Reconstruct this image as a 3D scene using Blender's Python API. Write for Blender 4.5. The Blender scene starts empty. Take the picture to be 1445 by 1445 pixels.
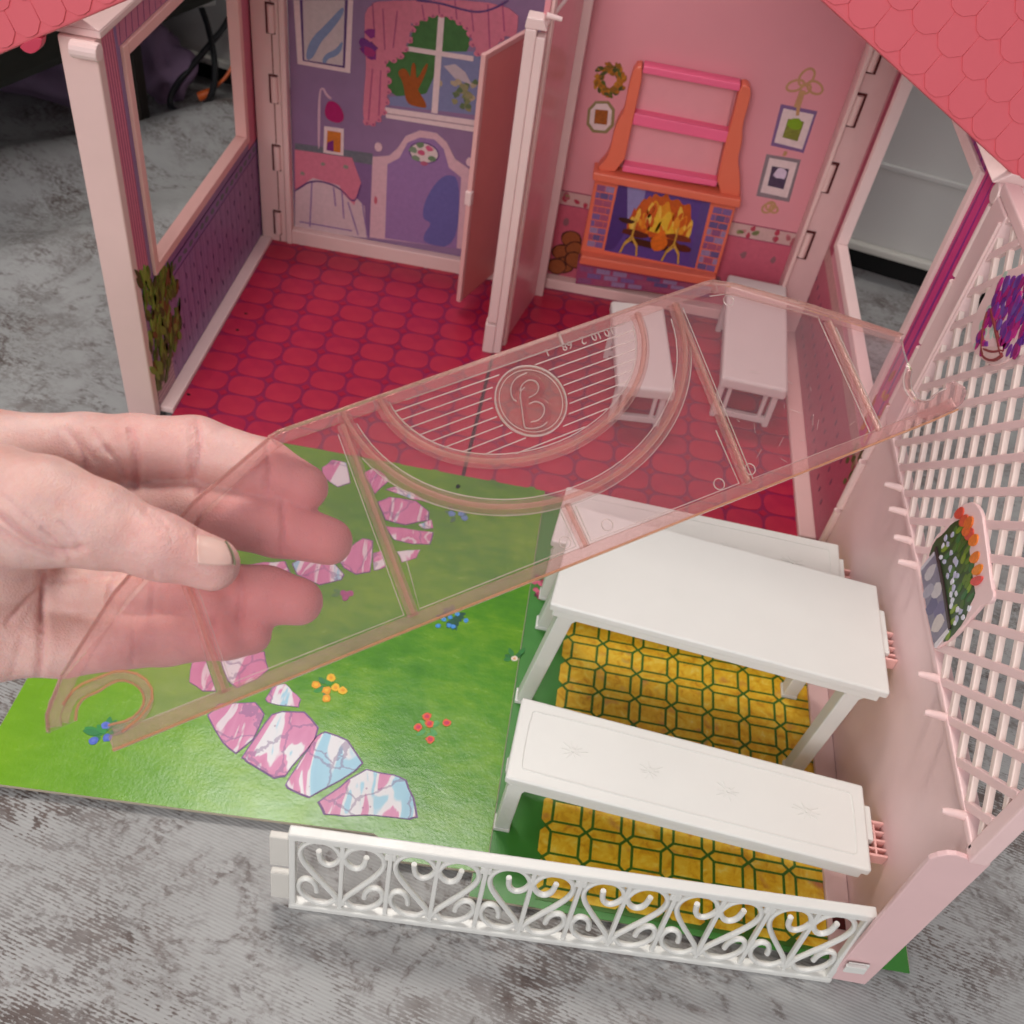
import bpy, bmesh, math, random
import numpy as np
from mathutils import Vector, Matrix
from mathutils.bvhtree import BVHTree

random.seed(7)
SC = bpy.context.scene
COL = SC.collection

# ------------------------------------------------------------------ camera
CR = [[0.983369, 0.133219, 0.123439], [0.181545, -0.702004, -0.688645], [-0.005086, 0.699602, -0.714515]]
CAMPOS = Vector((0, 0, 0.55))
cam = bpy.data.cameras.new('camera'); cam_o = bpy.data.objects.new('camera', cam); COL.objects.link(cam_o)
right = Vector(CR[0]); up = -Vector(CR[1]); back = -Vector(CR[2])
cam_o.matrix_world = Matrix(((right.x, up.x, back.x, CAMPOS.x), (right.y, up.y, back.y, CAMPOS.y), (right.z, up.z, back.z, CAMPOS.z), (0, 0, 0, 1)))
cam.sensor_width = 36; cam.lens = 36.12; cam.clip_start = 0.02; cam.clip_end = 30
cam.dof.use_dof = True; cam.dof.focus_distance = 0.43; cam.dof.aperture_fstop = 22
SC.camera = cam_o

# ------------------------------------------------------------------ light
w = bpy.data.worlds.new('World'); SC.world = w; w.use_nodes = True
bg = w.node_tree.nodes['Background']; bg.inputs[0].default_value = (0.93, 0.95, 1.0, 1); bg.inputs[1].default_value = 0.33
def area(name, loc, target, size, power, col, size_y=None):
    l = bpy.data.lights.new(name, 'AREA'); o = bpy.data.objects.new(name, l); COL.objects.link(o)
    l.energy = power; l.color = col; l.shape = 'RECTANGLE'; l.size = size; l.size_y = size_y or size
    o.location = loc; o.rotation_euler = (Vector(target) - Vector(loc)).to_track_quat('-Z', 'Y').to_euler()
    return o
area('ceiling_lamp', (-0.28, 1.40, 2.0), (0.0, 0.35, 0), 0.9, 54, (1.0, 0.95, 0.88))
area('front_fill_light', (-0.55, -1.55, 1.5), (0.0, 0.30, 0.2), 1.3, 29, (1.0, 0.98, 0.96), 1.1)  # added front fill to brighten hand and roof; no real window
SC.view_settings.view_transform = 'Standard'; SC.view_settings.look = 'None'
SC.view_settings.exposure = 0.17; SC.view_settings.gamma = 1.0; SC.view_settings.use_curve_mapping = False
SC.cycles.use_denoising = True
SC.cycles.transparent_max_bounces = 20
SC.cycles.max_bounces = 7; SC.cycles.diffuse_bounces = 3; SC.cycles.glossy_bounces = 3
SC.cycles.use_adaptive_sampling = True; SC.cycles.adaptive_threshold = 0.04

# ------------------------------------------------------------------ helpers
def lin(h):
    c = [int(h[i:i+2], 16) / 255 for i in (0, 2, 4)]
    return tuple((x / 12.92 if x <= .04045 else ((x + .055) / 1.055) ** 2.4) for x in c) + (1,)
def C(c): return lin(c) if isinstance(c, str) else tuple(c) + ((1,) if len(c) == 3 else ())
class NT:
    def __init__(s, name):
        s.m = bpy.data.materials.new(name); s.m.use_nodes = True
        s.t = s.m.node_tree; s.b = s.t.nodes['Principled BSDF']; s.out = s.t.nodes['Material Output']
    def n(s, typ, ins=None, **kw):
        nd = s.t.nodes.new(typ)
        for k, v in kw.items(): setattr(nd, k, v)
        for k, v in (ins or {}).items():
            if hasattr(v, 'is_output') or isinstance(v, bpy.types.NodeSocket): s.t.links.new(v, nd.inputs[k])
            else: nd.inputs[k].default_value = v
        return nd
    def link(s, a, b): s.t.links.new(a, b)
    def coord(s, k='Object'): return s.n('ShaderNodeTexCoord').outputs[k]
    def noise(s, scale, detail=3, rough=.5, vec=None, dist=0):
        return s.n('ShaderNodeTexNoise', {'Vector': vec if vec is not None else s.coord(), 'Scale': scale, 'Detail': detail, 'Roughness': rough, 'Distortion': dist}).outputs['Fac']
    def math(s, op, a, b=0.0, c=None, clamp=False):
        d = {0: a, 1: b}
        if c is not None: d[2] = c
        return s.n('ShaderNodeMath', d, operation=op, use_clamp=clamp).outputs[0]
    def ramp(s, f, stops):
        r = s.n('ShaderNodeValToRGB', {'Fac': f}); e = r.color_ramp.elements
        while len(e) < len(stops): e.new(.5)
        for i, (p, c) in enumerate(stops): e[i].position = p; e[i].color = C(c)
        return r.outputs['Color']
    def mix(s, f, a, b, typ='MIX'):
        nd = s.n('ShaderNodeMix', data_type='RGBA', blend_type=typ)
        for sock, v in ((nd.inputs[0], f), (nd.inputs[6], a), (nd.inputs[7], b)):
            if isinstance(v, bpy.types.NodeSocket): s.link(v, sock)
            else: sock.default_value = v
        return nd.outputs[2]
    def bump(s, h, strength=.3, dist=.001):
        nd = s.n('ShaderNodeBump', {'Height': h, 'Strength': strength, 'Distance': dist}); s.link(nd.outputs[0], s.b.inputs['Normal']); return nd
    def set(s, **kw):
        for k, v in kw.items():
            k = k.replace('_', ' ')
            if isinstance(v, bpy.types.NodeSocket): s.link(v, s.b.inputs[k])
            else: s.b.inputs[k].default_value = v
MATS = {}
def mat(name, col, rough=.45, spec=.5, var=.06, vs=60, bump=.0, bs=900, sss=0, coat=0):
    """plain toy material: base colour with slight blotching, fine grain and uneven gloss"""
    if name in MATS: return MATS[name]
    t = NT(name); c = C(col)
    f = t.noise(vs, 4, .6)
    a = tuple(min(1, x * (1 - var)) for x in c[:3]) + (1,); b = tuple(min(1, x * (1 + var)) for x in c[:3]) + (1,)
    t.set(Base_Color=t.mix(f, a, b), Roughness=t.math('ADD', t.math('MULTIPLY', t.noise(vs * 3, 3), .16), rough - .08), Specular_IOR_Level=spec)
    if sss: t.set(Subsurface_Weight=sss, Subsurface_Radius=(1, .6, .5), Subsurface_Scale=.003)
    if coat: t.set(Coat_Weight=coat, Coat_Roughness=.25)
    if bump: t.bump(t.noise(bs, 2), bump, .0004)
    MATS[name] = t.m; return t.m

class B:
    """collects shapes; build() links them as one mesh object"""
    def __init__(s): s.v = []; s.f = []; s.mi = []; s.m = 0
    def add(s, vs, fs):
        o = len(s.v); s.v += [tuple(v) for v in vs]; s.f += [tuple(i + o for i in f) for f in fs]; s.mi += [s.m] * len(fs); return s
    def box(s, x0, x1, y0, y1, z0, z1):
        return s.add([(x, y, z) for z in (z0, z1) for y in (y0, y1) for x in (x0, x1)],
                     [(0, 2, 3, 1), (4, 5, 7, 6), (0, 1, 5, 4), (2, 6, 7, 3), (0, 4, 6, 2), (1, 3, 7, 5)])
    def obox(s, o, u, v, n, su, sv, sn):
        o, u, v, n = map(Vector, (o, u, v, n))
        P = [o + u * a + v * b + n * c for c in (0, sn) for b in (0, sv) for a in (0, su)]
        return s.add(P, [(0, 2, 3, 1), (4, 5, 7, 6), (0, 1, 5, 4), (2, 6, 7, 3), (0, 4, 6, 2), (1, 3, 7, 5)])
    def prism(s, pts, fr, a, b):
        k = len(pts); P = [fr(x, y, a) for x, y in pts] + [fr(x, y, b) for x, y in pts]
        return s.add(P, [tuple(range(k))[::-1], tuple(range(k, 2 * k))] + [(i, (i + 1) % k, k + (i + 1) % k, k + i) for i in range(k)])
    def tube(s, path, r, seg=8, flat=None, closed=False):
        path = [Vector(p) for p in path]; k = len(path); rs = r if isinstance(r, (list, tuple)) else [r] * k
        prev = None; rings = []
        for i, p in enumerate(path):
            if closed: t = path[(i + 1) % k] - path[i - 1]
            else: t = path[min(i + 1, k - 1)] - path[max(i - 1, 0)]
            t.normalize()
            if prev is None:
                ref = Vector(flat) if flat else (Vector((0, 0, 1)) if abs(t.z) < .9 else Vector((1, 0, 0)))
                a = (ref - t * ref.dot(t)).normalized()
            else: a = (prev - t * prev.dot(t)).normalized()
            prev = a; bb = t.cross(a)
            rings.append([p + (a * math.cos(q) + bb * math.sin(q)) * rs[i] for q in (2 * math.pi * j / seg for j in range(seg))])
        V = [v for rg in rings for v in rg]; F = []
        for i in range(k if closed else k - 1):
            i2 = (i + 1) % k
            for j in range(seg): F.append((i * seg + j, i * seg + (j + 1) % seg, i2 * seg + (j + 1) % seg, i2 * seg + j))
        if not closed: F += [tuple(range(seg))[::-1], tuple((k - 1) * seg + j for j in range(seg))]
        return s.add(V, F)
    def disc(s, c, fr, r, a, b, seg=20, ry=None):
        return s.prism([(c[0] + r * math.cos(2 * math.pi * j / seg), c[1] + (ry or r) * math.sin(2 * math.pi * j / seg)) for j in range(seg)], fr, a, b)
    def mesh(s, name, mats, bevel=0, smooth=False, seg=2):
        me = bpy.data.meshes.new(name); me.from_pydata(s.v, [], s.f)
        me.polygons.foreach_set('material_index', s.mi)
        bm = bmesh.new(); bm.from_mesh(me)
        bmesh.ops.recalc_face_normals(bm, faces=bm.faces)
        if bevel:
            ed = [e for e in bm.edges if len(e.link_faces) == 2 and e.calc_face_angle(0) > .5]
            bmesh.ops.bevel(bm, geom=ed, offset=bevel, segments=seg, profile=.5, affect='EDGES', clamp_overlap=True)
        bm.to_mesh(me); bm.free()
        for m in (mats if isinstance(mats, (list, tuple)) else [mats]): me.materials.append(m)
        if smooth:
            me.polygons.foreach_set('use_smooth', [True] * len(me.polygons))
            me.set_sharp_from_angle(angle=math.radians(45))
        return me
    def build(s, name, mats, parent=None, bevel=0, smooth=False, seg=2):
        return link(name, s.mesh(name, mats, bevel, smooth, seg), parent)
def link(name, me, parent=None, loc=None):
    o = bpy.data.objects.new(name, me); COL.objects.link(o)
    if parent is not None: attach(o, parent)
    if loc is not None: o.location = loc
    return o
WORLD = {}
def attach(o, p):
    o.parent = p; o.matrix_parent_inverse = Matrix.Translation(-WORLD.get(p.name, Vector((0, 0, 0))))
def thing(name, loc, label, cat, group=None):
    o = bpy.data.objects.new(name, None); COL.objects.link(o); o.location = loc; o.empty_display_size = .02
    WORLD[o.name] = Vector(loc); o['label'] = label; o['category'] = cat
    if group: o['group'] = group
    return o
def tag(o, label, cat, group=None):
    o['label'] = label; o['category'] = cat
    if group: o['group'] = group
    return o
def FZ(z): return lambda a, b, n: (a, b, z + n)
def FY(y): return lambda a, b, n: (a, y - n, b)          # faces the viewer side (-Y)
def FXr(x): return lambda a, b, n: (x - n, a, b)         # faces -X, coordinates (y, z)
def FXl(x): return lambda a, b, n: (x + n, a, b)         # faces +X
SOFT = {'curtain_print', 'valance_print', 'foliage_print', 'trunk_print', 'headboard_shade', 'shade_print', 'flame_print', 'mirror_streak', 'hill_print', 'fire_side', 'bush_print', 'leaf', 'leaf_print', 'petal_print', 'wreath_leaf', 'flower_print', 'curtain_fold', 'basket_print', 'border_leaf', 'skirt_fold', 'tablecloth_hem', 'curtain_hem', 'lamp_print'}
EPS = .0001; DC = [0]
def decal(name, fr, pts, m, parent, lv=1, th=None):
    """one flat printed shape, a thin layer of ink"""
    if name in SOFT and len(pts) >= 6: pts = smooth_poly(pts, 2 if len(pts) < 16 else 1)
    DC[0] += 1; top = lv * EPS + (DC[0] % 14) * 6.5e-6
    return B().prism(pts, fr, -.0003, top).build(name, m, parent)
def strip(pts, wd):
    """polyline to ribbon outline (2D)"""
    P = [Vector(p) for p in pts]; L = []; R_ = []
    for i, p in enumerate(P):
        t = (P[min(i + 1, len(P) - 1)] - P[max(i - 1, 0)]).normalized(); nn = Vector((-t.y, t.x)) * (wd[i] if isinstance(wd, (list, tuple)) else wd) / 2
        L.append(p + nn); R_.append(p - nn)
    return [tuple(p) for p in L + R_[::-1]]
def smooth_poly(pts, it=2, closed=True):
    for _ in range(it):
        q = []
        n = len(pts)
        for i in range(n if closed else n - 1):
            a, b = pts[i], pts[(i + 1) % n]
            q += [tuple(.75 * x + .25 * y for x, y in zip(a, b)), tuple(.25 * x + .75 * y for x, y in zip(a, b))]
        if not closed: q = [pts[0]] + q + [pts[-1]]
        pts = q
    return pts
def ell(c, rx, ry, n=14, rot=0, wob=0):
    o = []
    for i in range(n):
        a = 2 * math.pi * i / n; k = 1 + random.uniform(-wob, wob); x, y = rx * k * math.cos(a), ry * k * math.sin(a)
        o.append((c[0] + x * math.cos(rot) - y * math.sin(rot), c[1] + x * math.sin(rot) + y * math.cos(rot)))
    return o
def leaf(c, l, wd, rot, tip=1.0):
    base = [(0, 0), (.25, .42), (.55, .5), (.8, .3), (1, 0), (.8, -.3), (.55, -.5), (.25, -.42)]
    return [(c[0] + x * l * math.cos(rot) - y * wd * math.sin(rot), c[1] + x * l * math.sin(rot) + y * wd * math.cos(rot)) for x, y in base]
def rect(x0, x1, y0, y1): return [(x0, y0), (x1, y0), (x1, y1), (x0, y1)]

# ------------------------------------------------------------------ shared materials
m_pink = mat('pale pink plastic', (.80, .53, .50), .42, .45, .05, 40, .08)
m_pink2 = mat('light pink plastic', (.84, .60, .58), .42, .45, .05, 40, .08)
m_clip = mat('salmon pink plastic', (.86, .47, .43), .4, .45, .05, 60, .05)
m_white = mat('white plastic', (.745, .735, .70), .34, .5, .05, 18, .14, 1500)
m_door = mat('coral door plastic', (.80, .27, .25), .38, .5, .06, 40, .05)
m_dark = mat('slot shade', (.10, .02, .02), .7, .2)  # dark red shade of slots and hinge gaps, painted as solid strips
INK = {}
def ink(h, rough=.42, var=.16, vs=240):
    k = 'ink ' + h
    if k not in INK: INK[k] = mat(k, h, rough, .4, var, vs)
    return INK[k]

# ================================================================== the setting
def m_ground():
    t = NT('printed floor covering')
    co = t.n('ShaderNodeMapping', {'Vector': t.coord(), 'Rotation': (0, 0, math.radians(13.5))}).outputs[0]
    st = t.n('ShaderNodeMapping', {'Vector': co, 'Scale': (.62, 1, 1)}).outputs[0]
    big = t.noise(7, 6, .62, co, .4)
    mid = t.noise(34, 6, .68, st, .8)
    fine = t.noise(210, 3, .6, t.n('ShaderNodeMapping', {'Vector': co, 'Scale': (.42, 1, 1)}).outputs[0])
    ridge = t.math('SUBTRACT', 1, t.math('MULTIPLY', t.math('ABSOLUTE', t.math('SUBTRACT', t.noise(11, 5, .6, co, 1.2), .5)), 14), clamp=True)
    sep = t.n('ShaderNodeSeparateXYZ', {'Vector': co})
    rib = t.math('SINE', t.math('MULTIPLY', sep.outputs[1], 2 * math.pi / .0019))
    ribc = t.math('MULTIPLY', t.math('ADD', rib, 1), .5)
    patch = t.math('MULTIPLY', t.math('SUBTRACT', big, .44), 7, clamp=True)
    spk = t.noise(420, 3, .7, t.n('ShaderNodeMapping', {'Vector': co, 'Scale': (.6, 1, 1)}).outputs[0])
    sp = t.math('MULTIPLY', t.math('SUBTRACT', t.math('ADD', t.math('MULTIPLY', mid, .75), t.math('ADD', t.math('MULTIPLY', spk, .55), t.math('MULTIPLY', ribc, -.10))), .585), 13, clamp=True)
    speck = t.math('MULTIPLY', patch, sp, clamp=True)
    rl = t.math('MULTIPLY', t.math('MULTIPLY', ridge, ridge), t.math('MULTIPLY', t.math('SUBTRACT', t.math('ADD', t.math('MULTIPLY', fine, .5), t.math('MULTIPLY', spk, .6)), .50), 9, clamp=True))
    mask = t.math('MAXIMUM', speck, t.math('MULTIPLY', rl, .8), clamp=True)
    base = t.ramp(t.noise(16, 5, .6, st), [(.3, (.33, .325, .32)), (.52, (.385, .38, .375)), (.75, (.44, .435, .43))])
    brown = t.ramp(t.noise(60, 4, .6, co), [(.3, (.070, .046, .040)), (.7, (.15, .112, .10))])
    col = t.mix(t.math('MULTIPLY', mask, .96), base, brown)
    col = t.mix(t.math('MULTIPLY', t.math('SUBTRACT', 1, ribc), t.math('ADD', .04, t.math('MULTIPLY', fine, .28))), col, (.16, .15, .15, 1))
    t.set(Base_Color=col, Roughness=t.math('ADD', .55, t.math('MULTIPLY', mid, .2)), Specular_IOR_Level=.35)
    t.bump(t.math('ADD', t.math('MULTIPLY', rib, .5), t.math('MULTIPLY', fine, .8)), .4, .0003)
    return t.m
GZ = -.0065
def ground_h(x, y):
    h = GZ
    # soft folds of the floor covering at the far left
    ax, ay, bx_, by_ = -.66, .80, -.36, 1.12
    L = math.hypot(bx_ - ax, by_ - ay); tx, ty = (bx_ - ax) / L, (by_ - ay) / L
    s = (x - ax) * tx + (y - ay) * ty; d = -(x - ax) * ty + (y - ay) * tx
    if x < -.29:
        k = min(1, (-.29 - x) / .08)
        h += k * (.030 * math.exp(-((d + .035) / .045) ** 2) + .012 * math.exp(-((d + .17) / .03) ** 2) + .004 * math.sin(s * 21) * math.exp(-(d / .12) ** 2))
    h += .0012 * (math.sin(x * 9 + 1) * math.sin(y * 7)) * (1 if (x < -.33 or y < .16 or x > .33) else 0)
    return h
NX, NY = 150, 130
xs = [-1.5 + 3.0 * i / NX for i in range(NX + 1)]; ys = [-.5 + 2.1 * j / NY for j in range(NY + 1)]
g = B(); g.add([(x, y, ground_h(x, y)) for y in ys for x in xs],
               [(j * (NX + 1) + i, j * (NX + 1) + i + 1, (j + 1) * (NX + 1) + i + 1, (j + 1) * (NX + 1) + i) for j in range(NY) for i in range(NX)])
o = g.build('floor', m_ground(), smooth=True); o['kind'] = 'structure'

# room wall with its skirting, turned a little against the toy house
WA = Vector((-.45, 1.14)); wd = Vector((.787, -.163)).normalized(); wn = Vector((wd.y, -wd.x))   # towards viewer
if wn.y > 0: wn = -wn
def FW(a, b, n): p = WA + wd * a + wn * n; return (p.x, p.y, b)
m_wall = mat('room wall paint', (.62, .61, .58), .6, .3, .05, 6, .1, 300)
m_skirt = mat('skirting paint', (.62, .60, .54), .5, .4, .05, 20)
m_gap = mat('dark skirting gap', (.012, .012, .012), .8, .2)
wl = B().prism(rect(-1.2, 1.7, .02, 1.6), FW, -.06, 0).build('wall', m_wall); wl['kind'] = 'structure'
B().prism(rect(-1.2, 1.7, .11, .115), FW, 0, .004).build('ledge', m_wall, wl, .001)
B().prism(rect(-1.2, 1.7, .0225, .031), FW, 0, .009).build('skirting', m_skirt, wl, .002)
B().prism(rect(-1.2, 1.7, -.02, .022), FW, -.05, -.012).build('shadow_gap', m_gap, wl)

# ---- dark furniture standing behind, cables and a cloth bundle
m_blk = mat('black furniture', (.012, .013, .009), .6, .3, .2, 30)
m_leg = mat('dark wood', (.02, .014, .01), .5, .4, .2, 60)
cab = thing('sofa', (-.60, 1.05, 0), 'black sofa with a dark wooden leg standing behind the toy house, top left', 'sofa')
hl = [(-.53, .69), (-.385, 1.083), (-.62, 1.20), (-1.2, 1.14), (-1.2, .69)]
cb = B().prism(hl, FZ(.12), 0, .40).build('body', m_blk, cab, .012)
B().prism(rect(-.481, -.459, .985, 1.007), FZ(-.005), 0, .13).build('leg', m_leg, cab, .002)
B().prism(rect(-1.0, -.975, .90, .925), FZ(-.005), 0, .13).build('leg', m_leg, cab, .002)
m_lil = mat('lilac cloth', (.30, .20, .31), .85, .1, .25, 30)
def bundle(name, c, s, label, m, seed):
    random.seed(seed); bm = bmesh.new(); bmesh.ops.create_icosphere(bm, subdivisions=4, radius=1)
    ph = [(Vector((random.gauss(0, 1), random.gauss(0, 1), random.gauss(0, 1))) * 3, random.uniform(0, 6)) for _ in range(7)]
    for v in bm.verts:
        k = 1 + sum(.09 * math.sin(v.co.dot(p) + q) for p, q in ph) + .06 * abs(math.sin(v.co.dot(ph[0][0]) * 2.5))
        v.co = Vector((v.co.x * s[0] * k, v.co.y * s[1] * k, v.co.z * s[2] * k)) + Vector(c)
    me = bpy.data.meshes.new(name); bm.to_mesh(me); bm.free(); me.materials.append(m); me.polygons.foreach_set('use_smooth', [True] * len(me.polygons))
    return tag(link(name, me), label, 'cloth')
bundle('cloth_bundle', (-.60, 1.06, .03), (.085, .05, .04), 'crumpled lilac cloth lying on the floor under the black sofa', m_lil, 3)
bundle('cloth_bundle', (-.475, 1.085, .034), (.030, .03, .04), 'small lilac cloth bundle seen through the left toy window beside the sofa leg', m_lil, 5)
def cable(name, pts, r, m, label):
    P = smooth_poly([tuple(p) for p in pts], 3, False)
    return tag(B().tube(P, r, 8).build(name, m, smooth=True), label, 'cable')
m_cbk = mat('black cable', (.012, .012, .014), .4, .4); m_cor = mat('orange cable', (.75, .14, .03), .4, .4); m_cwh = mat('white cable', (.55, .55, .52), .4, .4)
cable('cable', [(-.40, 1.135, .16), (-.398, 1.13, .09), (-.43, 1.08, .05), (-.455, 1.06, .02), (-.455, 1.045, .004), (-.42, 1.035, .006), (-.405, 1.07, .03), (-.43, 1.115, .09), (-.46, 1.11, .13)], .0035, m_cbk, 'black cable looping over the floor behind the left toy window')
oc = thing('cable', (-.40, 1.09, 0), 'orange cable with a plug hanging behind the left toy window', 'cable')
B().tube(smooth_poly([(-.425, 1.125, .15), (-.40, 1.12, .115), (-.39, 1.105, .075), (-.395, 1.085, .04), (-.414, 1.072, .022)], 3, False), .0018, 8).build('wire', m_cor, oc, smooth=True)
B().tube([(-.412, 1.073, .022), (-.418, 1.07, .018), (-.428, 1.066, .014)], [.003, .0055, .005], 8).build('plug', m_cor, oc, smooth=True)
cable('cable', [(-.47, 1.10, .09), (-.452, 1.095, .095), (-.435, 1.10, .10), (-.42, 1.115, .10)], .0045, m_cwh, 'short white cable beside the dark sofa leg')

# ================================================================== the doll house
HB = (-.03, .7, 0)
house = thing('doll_house', HB, 'opened pink folding doll house with printed rooms and coral shingled roof', 'doll house')

# ---- floor with printed red octagon tiles
def m_tile():
    t = NT('red printed tile'); oi = t.n('ShaderNodeObjectInfo').outputs['Random']
    f = t.noise(45, 4, .6, t.coord('Object')); f2 = t.noise(420, 3, .6)
    c1 = t.ramp(f, [(.3, (.34, .007, .045)), (.5, (.45, .014, .052)), (.75, (.54, .035, .060))])
    c2 = t.mix(t.math('MULTIPLY', oi, .45), c1, (.52, .025, .045, 1))
    t.set(Base_Color=t.mix(t.math('MULTIPLY', f2, .4), c2, (.36, .012, .07, 1)), Roughness=.33, Specular_IOR_Level=.45)
    return t.m
m_til = m_tile(); m_line = ink('6a0a38', .35); m_dia = ink('a81438', .35)
fl = B().box(-.277, .2265, .565, .846, -.004, 0).build('floor', mat('floor card', '8c1648', .35, .45, .2, 30), house)
def octa(w, h, cx, cy): return [(-w + cx, -h), (w - cx, -h), (w, -h + cy), (w, h - cy), (w - cx, h), (-w + cx, h), (-w, h - cy), (-w, -h + cy)]
PX_, PY_ = .0302, .02445
big = smooth_poly(octa(.0139, .0112, .0052, .0052), 1)
ring = octa(.0149, .0121, .0055, .0055)
me_tile = B().prism(big, FZ(0), -.0002, .00035).mesh('tile', m_til)
me_dia = B().prism([(-.0042, 0), (0, -.0042), (.0042, 0), (0, .0042)], FZ(0), -.0002, .00025).mesh('tile_dot', m_til)
me_rim = B().prism(ring, FZ(0), -.0002, .0002).mesh('tile_joint', m_line)
n_t = 0; rims = B(); dots = B()
for x0, xa, xb in ((-.2035, -.2775, -.046), (.1738 - PX_ * 7, -.046, .219)):
    for i in range(-4, 14):
        for j in range(-3, 11):
            x, y = x0 + i * PX_, .6237 + j * PY_
            cx0, cx1 = max(x - .0139, xa + .001), min(x + .0139, xb - .001)
            cy0, cy1 = max(y - .0112, .567), min(y + .0112, .838)
            if cx1 - cx0 < .004 or cy1 - cy0 < .004: continue
            full = abs((cx1 - cx0) - .0278) < 1e-6 and abs((cy1 - cy0) - .0224) < 1e-6
            if full: ob = link('tile', me_tile, fl, (x, y, 0))
            else:
                pts = [(min(max(a, cx0 - x), cx1 - x), min(max(b, cy0 - y), cy1 - y)) for a, b in big]
                cl = []
                for p in pts:
                    if not cl or math.hypot(p[0] - cl[-1][0], p[1] - cl[-1][1]) > 1e-5: cl.append(p)
                if len(cl) > 2 and math.hypot(cl[0][0] - cl[-1][0], cl[0][1] - cl[-1][1]) < 1e-5: cl.pop()
                if len(cl) < 3: continue
                ob = link('tile', B().prism(cl, FZ(0), -.0002, .00035).mesh('tile', m_til), fl, (x, y, 0))
            n_t += 1
            dx, dy = x + PX_ / 2, y + PY_ / 2
            if xa + .005 < dx < xb - .005 and .572 < dy < .832:
                dots.prism([(dx - .0036, dy), (dx, dy - .0036), (dx + .0036, dy), (dx, dy + .0036)], FZ(0), -.0002, .0003)
o = dots.build('tile_dots', m_dia, fl); o['kind'] = 'stuff'
B().box(-.0475, -.0445, .567, .724, -.0005, .0004).build('seam', ink('3a0a20'), fl)
for p in [(-0.26413, 0.71729), (-0.27338, 0.60136), (-0.26371, 0.69284)]:
    B().prism(ell(p, .0016, .0013, 10), FZ(0), 0, .0005).build('hole', ink('120a08'), fl)

# ---- left wall with window
lw = B()
lw.box(-.2945, -.288, .578, .606, 0, .285).box(-.2945, -.288, .606, .812, 0, .112).box(-.2945, -.288, .606, .812, .266, .285).box(-.2945, -.288, .812, .85, 0, .285)
lw = lw.build('left_wall', mat('purple wallpaper', '8e6c9a', .35, .5, .12, 30), house)
B().box(-.3096, -.2872, .5695, .5785, -.004, .2855).build('post', m_pink, lw, .0012)
B().box(-.312, -.2845, .572, .853, .2858, .2905).build('cornice', m_pink2, lw, .001)
B().prism([(-.312, .2905), (-.2845, .2905), (-.296, .297), (-.312, .2955)], lambda a, b, n: (a, .572 + n, b), 0, .27).build('cornice_slope', m_pink2, lw, .0006)
B().tube([(-.3, .566, .281), (-.2835, .566, .281)], [.0052, .0052], 14).build('roof_pivot', m_pink2, lw, .0008)
B().box(-.288, -.277, .5785, .8375, -.002, .0035).build('skirting', m_pink2, lw, .0012)
wf = B().box(-.2955, -.2855, .6015, .609, .1075, .2705).box(-.2955, -.2855, .809, .8165, .1075, .2705).box(-.2955, -.2855, .609, .809, .1075, .115).box(-.2955, -.2855, .609, .809, .263, .2705)
wf = wf.build('window_frame', m_clip, lw, .0008)
fr = FXl(-.288)
decal('curtain_print', fr, rect(.579, .596, .118, .284), ink('d67a90'), lw, 1)
for k in range(5): decal('curtain_fold', fr, strip([(.581 + k * .0034, .12), (.5818 + k * .0034, .2), (.581 + k * .0034, .283)], .0007), ink('a2486e'), lw, 2)
decal('valance_print', fr, rect(.60, .85, .271, .2845), ink('c87a92'), lw, 1)
for k in range(26): decal('valance_fold', fr, strip([(.603 + k * .0094, .2715), (.605 + k * .0094, .284)], .0009), ink('8e4a78'), lw, 2)
decal('curtain_print', fr, rect(.818, .849, .05, .27), ink('d07088'), lw, 1)
decal('wainscot_print', fr, rect(.579, .849, .0035, .087), ink('96709a'), lw, 1)
for k in range(44):
    y = .583 + k * .006
    decal('wainscot_stripe', fr, rect(y, y + .0022, .004, .085), ink('9e78a2' if k % 2 else '8a6690'), lw, 2)
decal('border_print', fr, rect(.579, .849, .0865, .098), ink('8c6aa0'), lw, 2)
decal('border_line', fr, rect(.579, .849, .0862, .0872), ink('52305e'), lw, 3)
decal('border_line', fr, rect(.579, .849, .0974, .0984), ink('52305e'), lw, 3)
for k in range(20): decal('border_leaf', fr, ell((.60 + k * .0122, .0922), .0042, .0026, 7, 0, .3), ink('5a6a68'), lw, 3)
for k in range(60):
    decal('motif', fr, ell((.60 + (k % 15) * .0165 + (.008 if (k // 15) % 2 else 0), .018 + (k // 15) * .018), .0007, .0028, 7, .1, .2), ink('4a3558'), lw, 4)
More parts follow.
